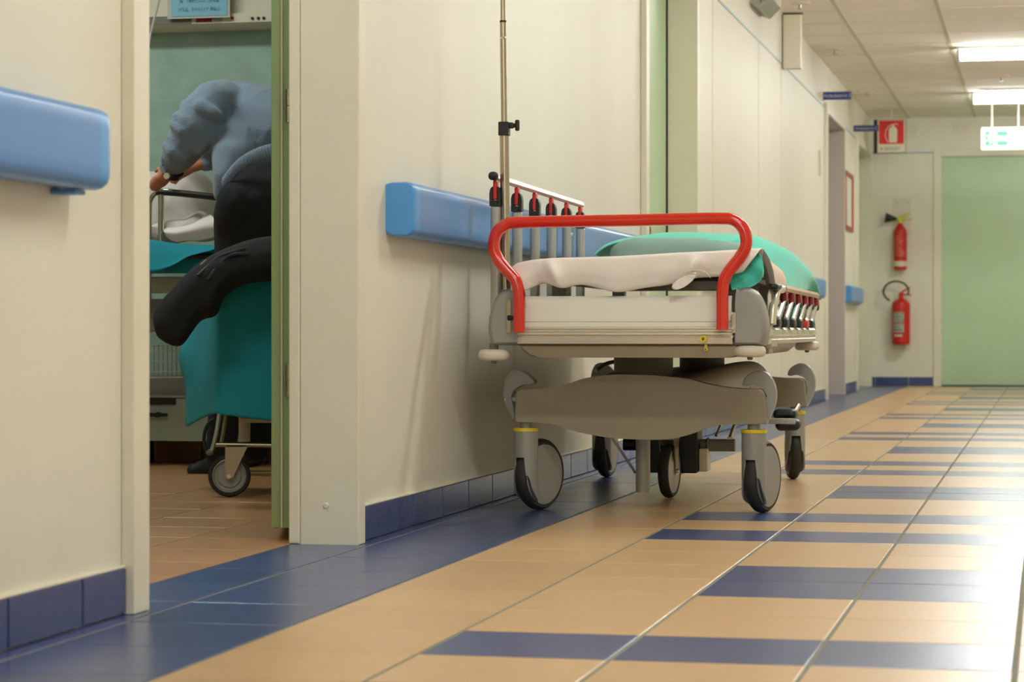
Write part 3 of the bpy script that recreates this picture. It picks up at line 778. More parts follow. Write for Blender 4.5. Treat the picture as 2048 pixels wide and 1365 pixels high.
B().prism(rear, LYR - .02, LYR + .055, .006).done('base_beam', M_beam, st, loc=(cx, 0, 0), sharp=50)
# moulded cover running between the beams, two humps
b = B(); rings = []
sec = [(-.20, .30), (-.185, .36), (-.165, .392), (-.13, .408), (-.09, .409), (-.05, .398), (.0, .394), (.05, .394), (.10, .398), (.15, .412), (.19, .426), (.225, .426), (.25, .412), (.275, .375), (.29, .30), (.2, .28), (-.1, .28)]
for y, k, dz in ((LYF + .05, .72, -.045), (.45, .85, -.018), (.7, .95, -.006), (1.0, 1.0, 0), (1.3, 1.0, 0), (1.55, .95, -.004), (LYR, .8, -.03)):
    rings.append([(cx + x * k, y, .28 + (z - .28) * (.875 + dz * 6)) for x, z in sec])
b.skin(rings).done('base_cover', M_beam, st, mods=[('SUBSURF', dict(levels=1, render_levels=2))])
B().tube([gl(1192, 742, .8), gl(1210, 729, .85), gl(1235, 723, .9), gl(1260, 722, 1.0)], .006, 10, 4).done('cover_rim', M_alu, st)

# swivel castors
def caster(lx, ly, beta, zt=.245):
    c = thing('caster', '', ''); del c['label']; del c['category']; c.parent = st; c.location = (lx, ly, 0); c.rotation_euler = (0, 0, math.radians(beta))
    # own frame: +x is the trailing direction, -y is the face that shows
    tr = .064; R = .1; n = 40
    b = B(); r = .034; lo, hi = [], []
    for k in range(n):
        a = 2 * math.pi * k / n; x, y = r * math.cos(a), r * math.sin(a)
        t = x - tr; arc = .1 - math.sqrt(max(.0845 ** 2 - t * t, 0)) if abs(t) < .0845 else .1
        z = arc
        if abs(y) < .0175 and x < 0: z = .150
        if abs(y) < .0175 and x > 0: z = .205
        lo.append((x, y, z)); hi.append((x, y, .222))
    mid = [(x * .9, y * .9, .222) for x, y, z in lo]; inn = [(x * .86, y * .86, z) for x, y, z in lo]
    b.skin([[(x * .86, y * .86, .212) for x, y, z in lo], inn, lo, hi], caps=True)
    b.done('housing', M_grey, c, sharp=40)
    B().cyl((0, 0, .2225), (0, 0, .232), .0355, 32).done('yellow_ring', M_yellow, c)
    B().cyl((0, 0, .2321), (0, 0, .262), .0175, 24).done('stem', M_grey, c)
    wl = B(); wl.lathe([(.0845, -.0165), (.092, -.0175), (.098, -.011), (R, -.004), (R, .004), (.098, .011), (.092, .0175), (.0845, .0165), (.0845, -.0165)], seg=72, axis='y')
    w_ = wl.done('tyre', M_rubber, c, loc=(tr, 0, R))
    B().lathe([(0, -.0192), (.0815, -.0192), (.084, -.0178), (.084, .0178), (.0815, .0192), (0, .0192)], seg=72, axis='y').done('wheel_cover', M_grey, c, loc=(tr, 0, R))
    return c
p = gl(1052, 800, .25); caster(p.x, p.y, 53 + 10.9)
p = gl(1508, 800, .25); caster(p.x, p.y, 62 + 10.9)
p = gl(1590, 800, 1.82); caster(p.x, p.y, 101)
caster(gl(1204, 800, 1.80).x, 1.80, 84 )
# fifth wheel, its fork and the central tube foot
p = gl(1338, 993, .85)
c5 = thing('caster', '', ''); del c5['label']; del c5['category']; c5.parent = st; c5.location = (p.x, .86, 0); c5.rotation_euler = (0, 0, math.radians(82))
B().lathe([(.066, -.015), (.074, -.016), (.079, -.010), (.081, 0), (.079, .010), (.074, .016), (.066, .015), (.066, -.015)], seg=56, axis='y').done('tyre', M_rubber, c5, loc=(0, 0, .081))
B().lathe([(0, -.0165), (.03, -.0185), (.05, -.014), (.0655, -.0145), (.0655, .0145), (.05, .014), (.03, .0185), (0, .0165)], seg=56, axis='y').done('hub', M_slat, c5, loc=(0, 0, .081))
fk = B()
for s in (-1, 1): fk.skin([[(x, s * .021, z), (x + .03 * wd, s * .021, z), (x + .03 * wd, s * .024, z), (x, s * .024, z)] for x, z, wd in ((-.035, .178, 2.0), (-.025, .15, 1.5), (-.012, .10, .9), (-.010, .070, .75))])
fk.box((-.035, -.024, .176), (.03, .024, .182)); fk.done('fork', M_steel, c5)
B().cyl((0, -.030, .081), (0, .030, .081), .007, 12).done('axle', M_chrome, c5)
B().cyl((0, 0, .182), (0, 0, .26), .02, 16).done('stem', M_steel, c5)
p = gl(1286, 985, .42); B().cyl((p.x, .42, p.z), (p.x, .42, .30), .0205, 32).done('centre_tube', M_grey, st)
a = gl(1223, 868, .9); c_ = gl(1270, 945, .45)
B().tube([a, gl(1224, 876, .88), c_], .0038, 8).done('tie_rod', M_steel, st)
# actuator motor and its gearbox
b = B(); p0 = gl(1300, 945, 1.02); p1 = gl(1398, 862, 1.02); b.box((p0.x, .98, p0.z), (p1.x + .0, 1.12, .27), .006); b.done('gearbox', M_black, st)
p2 = gl(1414, 940, 1.1); B().box((p1.x + .001, 1.0, p0.z + .004), (p1.x + .028, 1.10, p0.z + .075), .004).done('gearbox_side', M_whitepl, st)
a = gl(1400, 891, 1.05); c_ = gl(1470, 891, 1.05)
B().cyl((a.x + .002, 1.05, a.z), (c_.x, 1.05, c_.z), .0195, 20).lathe([(.0196, -.004), (.024, -.002), (.024, .002), (.0196, .004)], (gl(1416, 890, 1.05).x, 1.05, a.z), axis='x').done('motor', M_mattress, st)
B().cyl((gl(1247, 890, 1.05).x, 1.05, a.z), (p0.x - .001, 1.05, a.z), .0185, 20).done('motor_tail', M_black, st)
B().tube([gl(1443, 848, 1.1), gl(1432, 872, 1.05)], .0045, 8).done('linkage', M_steel, st)
B().tube([gl(1470, 848, 1.1), gl(1460, 876, 1.05)], .006, 8).box(tuple(gl(1460, 877, 1.05) - Vector((.008, .008, .004))), tuple(gl(1460, 877, 1.05) + Vector((.008, .008, .004)))).done('linkage', M_steel, st)
# cross bar with foot pedals between the right-hand castors
a = gl(1538, 851, .62)
B().box((.32, .66, .232), (.40, .69, .248), .002).done('pedal_bar', M_slat, st)
def foot_pedal(px, py, ly, w_, h_):
    p = gl(px, py, ly); B().box((p.x - w_, ly - .05, p.z - h_), (p.x + w_, ly + .05, p.z + h_), h_ * .95, 4).done('foot_pedal', M_black, st)
foot_pedal(1571, 829, 1.0, .035, .016); foot_pedal(1577, 850, .95, .037, .017)
B().tube([gl(1590, 824, 1.1), gl(1597, 812, 1.15)], .008, 8).done('pedal_link', M_steel, st)

# crescent brake pedals
def brake_pedal(outl, ly, name='brake_pedal', dx=0, dzs=1):
    b = B(); pts = [(gl(a, c, ly).x, gl(a, c, ly).z) for a, c in outl]
    b.prism(curve2(pts + [pts[0]], 2)[:-1], ly, ly + .05, .003); return b
cres = [(1484, 770), (1488, 758), (1498, 748), (1514, 741.5), (1530, 744), (1541, 754), (1549, 771), (1552, 790), (1550, 808), (1545, 822), (1538, 838), (1533, 846), (1532, 832), (1532, 815), (1534, 800), (1532, 785), (1526, 775), (1514, 770), (1500, 771), (1492, 773)]
pd = brake_pedal(cres, .255); po = pd.done('brake_pedal', M_grey, st, sharp=50)
p = gl(1536, 799, .25); B().cyl((p.x - .012, .285, p.z), (p.x + .004, .285, p.z), .006, 14).cyl((gl(1499, 774, .25).x, .27, p.z + .02), (gl(1499, 774, .25).x, .27, p.z + .034), .0012, 6).done('pivot', M_chrome, po)
# its twin on the rear beam
ro = po.copy(); COL.objects.link(ro); ro.location = (.003, LYR - .215 - .03, 0)
# wall-side ones, seen with the tip pointing inward
cl = [(1008, 800), (1007, 780), (1010, 760), (1016, 747), (1024, 741), (1036, 740), (1050, 746), (1062, 757), (1069, 764), (1067, 768), (1052, 769), (1034, 774), (1026, 780), (1022, 788), (1023, 800), (1026, 812), (1028, 830), (1027, 843), (1024, 836), (1018, 822), (1010, 810)]
pl_ = brake_pedal(cl, .27).done('brake_pedal', M_grey, st, sharp=50)
p = gl(1026, 800, .27); B().cyl((p.x - .008, .285, p.z), (p.x + .008, .285, p.z), .007, 14).cyl((p.x - .022, .266, p.z), (p.x - .022, .272, p.z), .0025, 10).done('pivot', M_whitepl, pl_)
ro = pl_.copy(); COL.objects.link(ro); ro.location = (.0, LYR - .215 - .03, 0)

# ================================================================== IV pole (stands in a socket of the stretcher)
pb = gl(1012, 588, .055); wpb = Matrix.Rotation(YAW, 3, 'Z') @ Vector((pb.x, pb.y, 0)) + G
iv = thing('iv_pole', 'tall steel infusion pole rising from the left corner of the stretcher', 'IV pole', (wpb.x, wpb.y, pb.z), YAW)
def ivp(px, py): return gl(px, py, .055) - pb
B().tube([ivp(1012, 583), ivp(1008.5, 272)], .0125, 24).done('lower_tube', M_steel, iv)
B().tube([ivp(1008.4, 245), ivp(1006, 44)], .0085, 20).done('middle_tube', M_steel, iv)
B().tube([ivp(1006, 42.5), ivp(1004.5, -260)], .0068, 20).done('upper_tube', M_steel, iv)
B().tube([ivp(1006.1, 45), ivp(1006, 41)], .0090, 20).done('collar', M_black, iv)
B().lathe([(0, -.004), (.008, -.004), (.0095, 0), (.008, .004), (0, .004)], ivp(1006.5, 76), seg=12).done('snap_ring', M_chrome, iv)
c0 = ivp(1008.6, 258); u_ = .00133
B().box((c0.x - .0145, -.0145, c0.z - .019), (c0.x + .0145, .0145, c0.z + .019), .003).box((c0.x + .012, -.008, c0.z + .001), (c0.x + .026, .008, c0.z + .017), .003).done('clamp', M_black, iv)
B().cyl((c0.x + .025, 0, c0.z + .009), (c0.x + .03, 0, c0.z + .009), .006, 12).box((c0.x + .030, -.006, c0.z - .006), (c0.x + .042, .006, c0.z + .024), .004, 3).done('clamp_knob', M_black, iv)
hk = B()
for s in (-1, 1): hk.tube([ivp(1004.5, -255), ivp(1004.5, -262) + Vector((s * .05, 0, .01)), ivp(1004.5, -262) + Vector((s * .10, 0, .0)), ivp(1004.5, -262) + Vector((s * .115, 0, .03))], .003, 8, 4)
hk.done('bag_hook', M_steel, iv)
B().tube([ivp(1012, 592) , ivp(1012, 580)], .016, 20).done('socket_collar', M_grey, iv)

# ================================================================== mattress and linen
def sworld(name, label, cat): return thing(name, label, cat, (G.x, G.y, 0), YAW)
ms = sworld('mattress', 'grey stretcher mattress almost hidden under the white sheet', 'mattress')
B().box((-.30, .05, .6555), (.305, LEN - .06, .682), .012, 3).done('pad', M_mattress, ms)
# white sheet: top, rolled front edge and hanging flap with a ragged hem
tp = [(1019, 540), (1030, 528), (1060, 521), (1100, 517), (1150, 515.5), (1200, 514), (1260, 511.5), (1320, 508), (1370, 505), (1420, 503), (1470, 500), (1500, 498), (1522, 497)]
bt = [(1022, 588), (1046, 583), (1068, 573), (1092, 566), (1128, 578), (1165, 572), (1205, 578), (1235, 585), (1300, 575), (1350, 575), (1405, 556), (1455, 552), (1519, 505)]
bt = [(1022, 588), (1046, 584), (1066, 576), (1090, 567), (1124, 577), (1160, 570), (1198, 577), (1236, 585), (1292, 576), (1338, 570), (1392, 557), (1446, 553), (1486, 545)]
N = 60
def rs(pts, n):
    P = curve2(pts, 12); out = []
    L = [0]
    for p, q in zip(P, P[1:]): L.append(L[-1] + math.hypot(q[0] - p[0], q[1] - p[1]))
    j = 0
    for k in range(n):
        t = L[-1] * k / (n - 1)
        while j < len(P) - 2 and L[j + 1] < t: j += 1
        f = (t - L[j]) / max(L[j + 1] - L[j], 1e-9); out.append((P[j][0] + (P[j + 1][0] - P[j][0]) * f, P[j][1] + (P[j + 1][1] - P[j][1]) * f))
    return out
T_, B_ = rs(tp, N), rs(bt, N)
rows = []
back = [gl(a, c, .03) for a, c in T_]
def flat(y, dz=0): return [Vector((max(-.325, min(.34, p.x)), y, .682 + dz + .004 * math.sin(9 * p.x + 3 * y))) for p in back]
rows.append(flat(1.75)); rows.append(flat(1.2)); rows.append(flat(.8)); rows.append(flat(.45)); rows.append(flat(.2, .002))
rows.append([p + Vector((0, .10, .0)) if p.z > .684 else Vector((p.x, .12, .684)) for p in back])
rows.append([p + Vector((0, .02, .002)) for p in back])
for k in range(0, 13):
    f = k / 12; r_ = []
    for i in range(N):
        a, c = T_[i]; e, g = B_[i]; s = i / (N - 1)
        fold = .008 * math.sin(s * 34 + 1.3 * math.sin(s * 9)) * f + .022 * math.exp(-((s - .745) / .025) ** 2) * math.sin(f * 3.14) + .024 * math.exp(-((s - .165 - .04 * f) / .022) ** 2) * math.sin(f * 3.0)
        fold += -.010 * math.exp(-((s - .80) / .03) ** 2) * f - .010 * math.exp(-((s - .12) / .03) ** 2) * f
        bulge = .018 * math.sin(f * 3.14)
        hem = .004 * max(0, math.sin((f - .80) * 15)) if f > .8 else 0
        r_.append(gl(a + (e - a) * f, c + (g - c) * f, .012 - bulge - fold - hem))
    rows.append(r_)
sh = B().grid(rows).done('white_sheet', M_sheet, None, sharp=0, loc=(G.x, G.y, 0), rotz=YAW, mods=[('SUBSURF', dict(levels=1, render_levels=1)), ('SOLIDIFY', dict(thickness=.002, offset=-1))])
tag(sh, 'crumpled white sheet hanging over the front end of the stretcher', 'sheet')
# hanging sheet lobe and drawstring bow
lb = [(1343, 574), (1347, 566), (1362, 556), (1380, 548), (1392, 545), (1391, 552), (1384, 562), (1370, 573), (1356, 579), (1346, 579)]
pts = [(gl(a, c, -.03).x, gl(a, c, -.03).z) for a, c in lb]
B().prism(curve2(pts + [pts[0]], 3)[:-1], -.030, -.018, .005).done('sheet_lobe', M_sheet, sh)
B().tube([gl(a, c, -.030) for a, c in ((1388, 556), (1374, 552), (1372, 545), (1385, 541), (1398, 541), (1412, 545), (1421, 556))], .0012, 6, 5).tube([gl(a, c, -.03) for a, c in ((1398, 540), (1394, 550), (1386, 558))], .0012, 6, 4).done('drawstring', M_whitepl, sh)
# grey-green cushion lying on the mattress
b = B(); rings = []
for y, k in ((.62, .0), (.625, .55), (.65, .86), (.72, .97), (.85, 1), (1.0, .97), (1.08, .85), (1.10, .5), (1.105, 0)):
    rg = []
    for i in range(28):
        a = 2 * math.pi * i / 28; ca, sa = math.cos(a), math.sin(a)
        X = .197 * math.copysign(abs(ca) ** .55, ca) * (.55 + .45 * max(k, .05)); Z = .046 * math.copysign(abs(sa) ** .7, sa) * max(k, .02)
        rg.append((.045 + X, y, .733 + Z + .004 * math.sin(X * 40)))
    rings.append(rg)
cu = b.skin(rings).done('cushion', M_pillow, None, sharp=0, loc=(G.x, G.y, 0), rotz=YAW)
tag(cu, 'grey-green padded cushion between the white sheet and the teal cloth', 'cushion')
# teal cloth thrown over the cushion and the open side
def row(pts, ly, n=44): 
    return [gl(a, c, l) + Vector((0, .012 * math.sin(i * .55 + l * 5), .0035 * math.sin(i * .42 + l * 9))) for i, ((a, c), l) in enumerate(zip(rs(pts, n), [ly(i / (n - 1)) for i in range(n)]))]
f1 = [(1187, 513), (1203, 500), (1222, 491), (1248, 485), (1290, 482.5), (1330, 487), (1362, 489.5), (1400, 485), (1440, 480.5), (1462, 489), (1482, 498), (1505, 503), (1527, 512), (1536, 530), (1549, 540), (1560, 550), (1570, 574), (1573, 582)]
f2 = [(1187, 511), (1205, 496), (1226, 486), (1258, 476), (1300, 473), (1335, 478), (1366, 481), (1405, 476), (1440, 474), (1470, 480), (1500, 486), (1525, 490), (1552, 505), (1568, 520), (1580, 537), (1588, 556), (1595, 575), (1597, 582)]
f3 = [(1190, 509), (1208, 493), (1230, 481), (1262, 470.5), (1305, 465), (1350, 464), (1400, 463), (1440, 464), (1480, 467), (1510, 472), (1535, 479), (1556, 488), (1578, 502), (1597, 522), (1607, 540), (1612, 556), (1615, 572), (1616, 582)]
f4 = [(1195, 513), (1215, 500), (1240, 488), (1270, 478), (1310, 470), (1355, 467), (1402, 466), (1442, 466), (1484, 469), (1516, 474), (1542, 482), (1566, 493), (1590, 510), (1611, 528), (1626, 544), (1632, 556), (1627, 568), (1620, 580)]
f5 = [(1215, 525), (1235, 518), (1260, 512), (1290, 506), (1325, 502), (1365, 500), (1410, 500), (1450, 500), (1490, 502), (1520, 505), (1546, 510), (1570, 517), (1594, 526), (1613, 538), (1627, 551), (1634, 566), (1640, 590), (1640, 606)]
side = lambda s, k: k * max(0, (s - .62) / .38)
R_rows = [row(f1, lambda s: .66 + side(s, .35)), row(f2, lambda s: .70 + side(s, .55)), row(f3, lambda s: .80 + side(s, .72)), row(f4, lambda s: .96 + side(s, .80)), row(f5, lambda s: 1.22 + side(s, .66))]
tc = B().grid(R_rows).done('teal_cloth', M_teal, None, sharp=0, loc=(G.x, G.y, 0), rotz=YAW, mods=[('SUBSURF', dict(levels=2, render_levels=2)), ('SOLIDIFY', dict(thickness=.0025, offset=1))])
tag(tc, 'turquoise surgical cloth thrown over the cushion and hanging off the open side', 'cloth')
# teal under-sheet bunched at the front right corner
u1 = [(1516, 503), (1500, 520), (1487, 535), (1470, 546), (1458, 552)]
u2 = [(1524, 515), (1512, 533), (1498, 545), (1484, 553), (1460, 560)]
u3 = [(1527, 530), (1518, 545), (1505, 556), (1490, 560), (1461, 568)]
u4 = [(1526, 548), (1520, 560), (1508, 570), (1492, 575), (1463, 580)]
ur = [[gl(a, c, l + .007 * math.sin(i * .9 + k * 1.3)) for i, (a, c) in enumerate(rs(q, 16))] for k, (q, l) in enumerate(((u1, .05), (u2, .03), (u3, .05), (u4, .02)))]
us = B().grid(ur).done('teal_undersheet', M_teal, None, sharp=0, loc=(G.x, G.y, 0), rotz=YAW, mods=[('SUBSURF', dict(levels=2, render_levels=2)), ('SOLIDIFY', dict(thickness=.003, offset=1))])
tag(us, 'bunched teal cloth corner under the white sheet, behind the red handle', 'cloth')
# pale cloth and dark strap tucked beside it
ur = [[gl(a, c, l) for a, c in rs(q, 10)] for q, l in (([(1520, 500), (1530, 520), (1538, 545), (1545, 572)], .30), ([(1530, 512), (1540, 527), (1553, 548), (1558, 574)], .36), ([(1540, 530), (1554, 535), (1568, 552), (1572, 575)], .44))]
pc_ = B().grid(ur).done('pale_cloth', M_pinkc, None, sharp=0, loc=(G.x, G.y, 0), rotz=YAW, mods=[('SUBSURF', dict(levels=2, render_levels=2)), ('SOLIDIFY', dict(thickness=.003, offset=1))])
tag(pc_, 'small pale cloth crumpled beside the lowered side rail', 'cloth')
B().tube([gl(1524, 500, .27), gl(1531, 520, .27), gl(1537, 545, .26), gl(1542, 570, .25)], [.004, .011, .014, .012], 8, 4).done('dark_strap', M_deck, pc_)

# ================================================================== THE PATIENT ROOM
# headwall unit with sockets
Yw = 8.9
def rw(px, py, Y=Yw): return atY(px, py, Y)
z1 = rw(400, 57, 8.80).z
hu = thing('headwall_unit', 'long white supply unit with sockets on the teal room wall', 'headwall unit', (-3.3, Yw, z1))
B().skin([[(x, y, z) for y, z in ((-.10, 0), (-.13, .015), (-.13, .05), (-.095, .052), (-.095, .20), (-.07, .23), (0, .23), (0, 0))] for x in (-1.6, 1.1)]).done('body', M_whitepl, hu)
def hx(px): return rw(px, 50, 8.77).x + 3.3
B().box((hx(290), -.134, .016), (hx(383), -.1305, .045)).done('grey_recess', M_mattress, hu, smooth=False)
B().box((hx(393), -.135, .020), (hx(424), -.1305, .040)).done('red_socket', M_redd, hu, smooth=False)
B().box((hx(426), -.133, .018), (hx(445), -.1305, .042)).done('socket_plate', M_slat, hu, smooth=False)
B().cyl((hx(465), -.134, .032), (hx(465), -.1305, .032), .006, 12).done('red_button', M_redd, hu)
for px in (505, 517, 528): B().cyl((hx(px), -.134, .028), (hx(px), -.1305, .028), .006, 12).done('socket_hole', M_dark, hu)
# paper notice in a clear sleeve
a = rw(338, 32, 8.72); c = rw(450, -90, 8.72)
nt = thing('paper_notice', 'pale blue paper notice in a clear sleeve hanging from the headwall unit', 'notice', (a.x, 8.745, a.z), 0)
W = c.x - a.x; H = c.z - a.z
B().box((-.016, .001, -.008), (W + .01, .004, H)).done('sleeve', M_paperw, nt, smooth=False)
B().box((0, -.0015, 0), (W, .0, H)).done('sheet', M_paper, nt, smooth=False)
b = B(); rnd = random.Random(11)
for z, x0, x1 in ((.018, .03, W - .03), (.05, .035, W - .035)):
    x = x0
    while x < x1:
        wd = rnd.uniform(.004, .009); hh = rnd.uniform(.013, .018)
        if rnd.random() > .08: b.box((x, -.0022, z), (x + wd * .35, -.0016, z + hh)); b.box((x, -.0022, z + rnd.choice((0, .006, hh - .003))), (x + wd, -.0016, z + .003 + rnd.choice((0, .006))))
        x += wd + .002
b.done('faded_lettering', M_ink, nt, smooth=False)
cd = B().tube([at(322, -20, 8.9), at(318, 0, 8.9), at(308, 40, 8.92), at(300, 75, 8.93), at(293, 120, 8.9), at(290, 300, 8.8)], .0045, 8, 5).done('cord', M_cord, None)
tag(cd, 'thin pale cord hanging in front of the headwall unit', 'cord')

# ---- the bed at the back
DB = 8.75
def bd(px, py, D=DB): return at(px, py, D)
bo = bd(297, 540); bed = thing('hospital_bed', 'hospital bed with chrome rail behind the person in the side room', 'bed', (bo.x, bo.y, 0))
def bl(px, py, D=DB): return at(px, py, D) - Vector((bo.x, bo.y, 0))
def bt_(pts, r, D=DB, n=5, seg=12): return B().tube([bl(a, c, D) for a, c in pts], r, seg, n)
bt_([(299, 620), (299, 430), (301, 402), (310, 388), (324, 382), (345, 383)], .009).done('rail_frame', M_chrome, bed)
bt_([(322, 390), (322, 440), (322, 480), (325, 495), (334, 502), (350, 505)], .011).done('rail_post', M_chrome, bed)
bt_([(312, 384.5), (350, 386), (445, 396), (520, 403)], .0125, n=3).done('rail_bar', M_black, bed)
bt_([(334, 504), (360, 509), (440, 514), (520, 518)], .0125, n=3).done('rail_bar', M_black, bed)
e0 = bl(285, 560, 8.85); L_ = -1.80 - bo.x - e0.x
B().box((e0.x - .3, e0.y - .0, .64), (e0.x + L_, e0.y + .04, .70), .006).done('bed_frame', M_slat, bed)
B().box((e0.x - .3, e0.y + .041, .50), (e0.x + .75, e0.y + .07, .62), .01).done('under_panel', M_mattress, bed)
m0 = bl(285, 500, 8.80)
B().box((m0.x - .3, m0.y, .71), (m0.x + L_, m0.y + .0 + .02 + .0, .80), .008).done('mattress_side', M_teald, bed)
for x in (-.28, 1.3): B().box((x, .12, .0), (x + .06, .18, .64), .008).done('leg', M_slat, bed)
# wire basket
g0 = bl(290, 755, 8.8); g1 = bl(372, 692, 8.8)
b = B()
for px in list(range(290, 380, 9)): b.tube([bl(px, 690, 8.8), bl(px, 756, 8.8)], .0016, 6)
for py in (692, 703, 723, 744, 756): b.tube([bl(286, py + 1, 8.8), bl(380, py - 1, 8.8)], .0018, 6)
b.done('wire_basket', M_steel, bed)
# teal sheet corner hanging under the bed rail
tr = [[bl(a, c, D) for a, c in rs(q, 12)] for q, D in (([(290, 478), (320, 482), (360, 488), (400, 490), (440, 492)], 8.74), ([(290, 500), (320, 505), (355, 506), (390, 504), (430, 500)], 8.71), ([(290, 525), (318, 526), (342, 524), (362, 517), (380, 509)], 8.70), ([(290, 543), (312, 542), (332, 536), (350, 528), (368, 516)], 8.69))]
t2 = B().grid(tr).done('teal_bed_sheet', M_teald, None, sharp=0, loc=(bo.x, bo.y, 0), mods=[('SUBSURF', dict(levels=2, render_levels=2)), ('SOLIDIFY', dict(thickness=.003))])
tag(t2, 'teal sheet corner hanging below the white bedding in the side room', 'sheet')
# linen heap
def heap(name, outl, D, depth, m, label, cat):
    """soft lump: outline seen from the front, rounded in depth, with creases"""
    b = B(); P = [bl(a, c, D) for a, c in rs(outl + [outl[0]], 49)[:-1]]
    cen = sum(P, Vector()) / len(P); rings = []
    for k in range(9):
        th = math.pi * k / 8; s = math.sin(th) ** .6 if 0 < k < 8 else .02; off = -depth * math.cos(th)
        rings.append([cen + (p - cen) * s + Vector((sn * -off, cs * off, 0)) * 1 + Vector((0, 0, .008 * math.sin(i * .7 + k))) * s for i, p in enumerate(P)])
    o = b.skin(rings).done(name, m, None, sharp=0, loc=(bo.x, bo.y, 0), mods=[('SUBSURF', dict(levels=1, render_levels=1))]); tag(o, label, cat); return o
heap('white_duvet', [(270, 345), (300, 340), (330, 346), (360, 340), (390, 338), (410, 350), (425, 368), (440, 400), (442, 440), (430, 470), (380, 478), (330, 480), (270, 478)], 9.0, .16, M_bed, 'heap of white bedding the person is leaning over', 'bedding')
heap('white_pillow', [(275, 455), (320, 448), (350, 440), (380, 432), (405, 424), (420, 430), (440, 445), (446, 468), (420, 480), (370, 484), (320, 486), (275, 484)], 8.86, .10, M_bed, 'crumpled white pillow low on the bed inside the chrome rail', 'pillow')
fl = [[bl(a, c, D) for a, c in rs(q, 14)] for q, D in (([(330, 455), (350, 452), (385, 446), (412, 430), (420, 426)], 8.78), ([(326, 462), (352, 462), (380, 456), (405, 448), (436, 446)], 8.72), ([(330, 470), (345, 476), (362, 474), (392, 470), (438, 462)], 8.74), ([(334, 476), (352, 486), (370, 482), (398, 482), (436, 474)], 8.75))]
t3 = B().grid(fl).done('pillow_case_flap', M_sheet, None, sharp=0, loc=(bo.x, bo.y, 0), mods=[('SUBSURF', dict(levels=2, render_levels=2)), ('SOLIDIFY', dict(thickness=.003))])
tag(t3, 'loose folded edge of white linen in front of the pillow', 'linen')

# ---- low cabinet behind the basket
q0 = at(285, 882, 9.15); q1 = at(372, 793, 9.15)
cb = thing('bedside_cabinet', 'low pale cabinet with a dark handle behind the wire basket', 'cabinet', (q0.x - .1, 8.62, 0))
W = q1.x - q0.x + .42
B().box((0, .0, q0.z), (W, .26, q1.z - .005), .005).done('body', M_wall_pale, cb)
B().box((0, -.012, q1.z - .03), (W - .34, -.0005, q1.z - .006)).done('dark_slot', M_dark, cb, smooth=False)
B().box((0, -.0, q1.z - .003), (W - .3, .24, q1.z + .075), .004).done('upper_box', M_mattress, cb)
B().box((0, -.01, q1.z - .004), (W - .3, -.0005, q1.z + .004)).done('metal_edge', M_slat, cb)
hp_ = at(312, 831, 9.05) - Vector((q0.x - .1, 8.62, 0))
B().tube([(hp_.x - .05, -.025, hp_.z), (hp_.x + .03, -.025, hp_.z)], [.008, .006], 10).cyl((hp_.x - .01, -.03, hp_.z), (hp_.x - .01, 0, hp_.z), .01, 12).done('handle', M_black, cb)
for x in (.04, W - .08): B().box((x, .04, 0), (x + .03, .22, q0.z)).done('plinth', M_dark, cb, smooth=False)

# ---- draped wheeled chair frame in front
DT = 7.38
co = at(470, 994, DT); tr_ = thing('wheeled_frame', 'chrome wheeled frame hidden under the teal drape in the side room', 'trolley', (co.x, co.y, 0))
def tl(px, py, D=DT): return at(px, py, D) - Vector((co.x, co.y, 0))
def ttube(pts, r, D=DT, n=4): return B().tube([tl(a, c, D) for a, c in pts], r, 12, n)
ttube([(441, 800), (438, 832), (432, 870), (424, 902)], .0065).done('front_leg_tube', M_chrome, tr_)
ttube([(424, 903), (419, 906), (414, 903)], .009).done('tube_foot', M_mattress, tr_)
ttube([(452, 800), (450, 840), (444, 880), (441, 888)], .006, 7.55).done('inner_tube', M_steel, tr_)
ttube([(432, 890), (480, 890.5), (600, 893)], .0075, n=1).done('cross_tube', M_steel, tr_)
ttube([(436, 838), (422, 843), (412, 857), (408, 878), (412, 898), (422, 906)], .0055, 7.42).done('bent_tube', M_black, tr_)
ttube([(489, 800), (489, 838), (489, 884)], .018, 7.5, 1).done('post', M_whitepl, tr_)
B().box((tl(478, 842, 7.46).x, tl(478, 842, 7.46).y, tl(478, 846, 7.46).z), (tl(700, 842, 7.46).x, tl(478, 842, 7.46).y + .03, tl(478, 838, 7.46).z)).done('seat_frame', M_whitepl, tr_, smooth=False)
# castor seen face-on
cw = tl(459, 952); w_ = thing('caster', '', ''); del w_['label']; del w_['category']; w_.parent = tr_; w_.location = cw; w_.rotation_euler = (0, 0, math.radians(16))
B().lathe([(.052, -.012), (.060, -.012), (.064, -.006), (.064, .006), (.060, .012), (.052, .012), (.052, -.012)], seg=64, axis='y').done('tyre', M_black, w_)
B().lathe([(0, -.008), (.034, -.010), (.038, -.006), (.044, -.007), (.049, -.0125), (.0515, -.011), (.0515, .011), (0, .010)], seg=64, axis='y').done('rim', M_grey, w_)
B().prism([(-.013, -.006), (-.012, .088), (.055, .088), (.048, .075), (.012, -.004), (.0, -.010)], -.022, -.019).done('fork', M_steel, w_, smooth=False)
B().prism([(-.013, -.006), (-.012, .088), (.055, .088), (.048, .075), (.012, -.004), (.0, -.010)], .019, .022).done('fork', M_steel, w_, smooth=False)
B().cyl((0, -.028, 0), (0, .026, 0), .006, 12).done('axle', M_chrome, w_)
w2 = w_.copy(); COL.objects.link(w2); w2.location = cw + Vector((.55, .10, 0)); w2.parent = tr_
for ch in list(w_.children): c2 = ch.copy(); COL.objects.link(c2); c2.parent = w2
B().box((tl(432, 560, 7.5).x, tl(432, 560, 7.5).y, .30), (tl(432, 560, 7.5).x + .62, tl(432, 560, 7.5).y + .42, .66), .02).done('seat_block', M_deck, tr_)

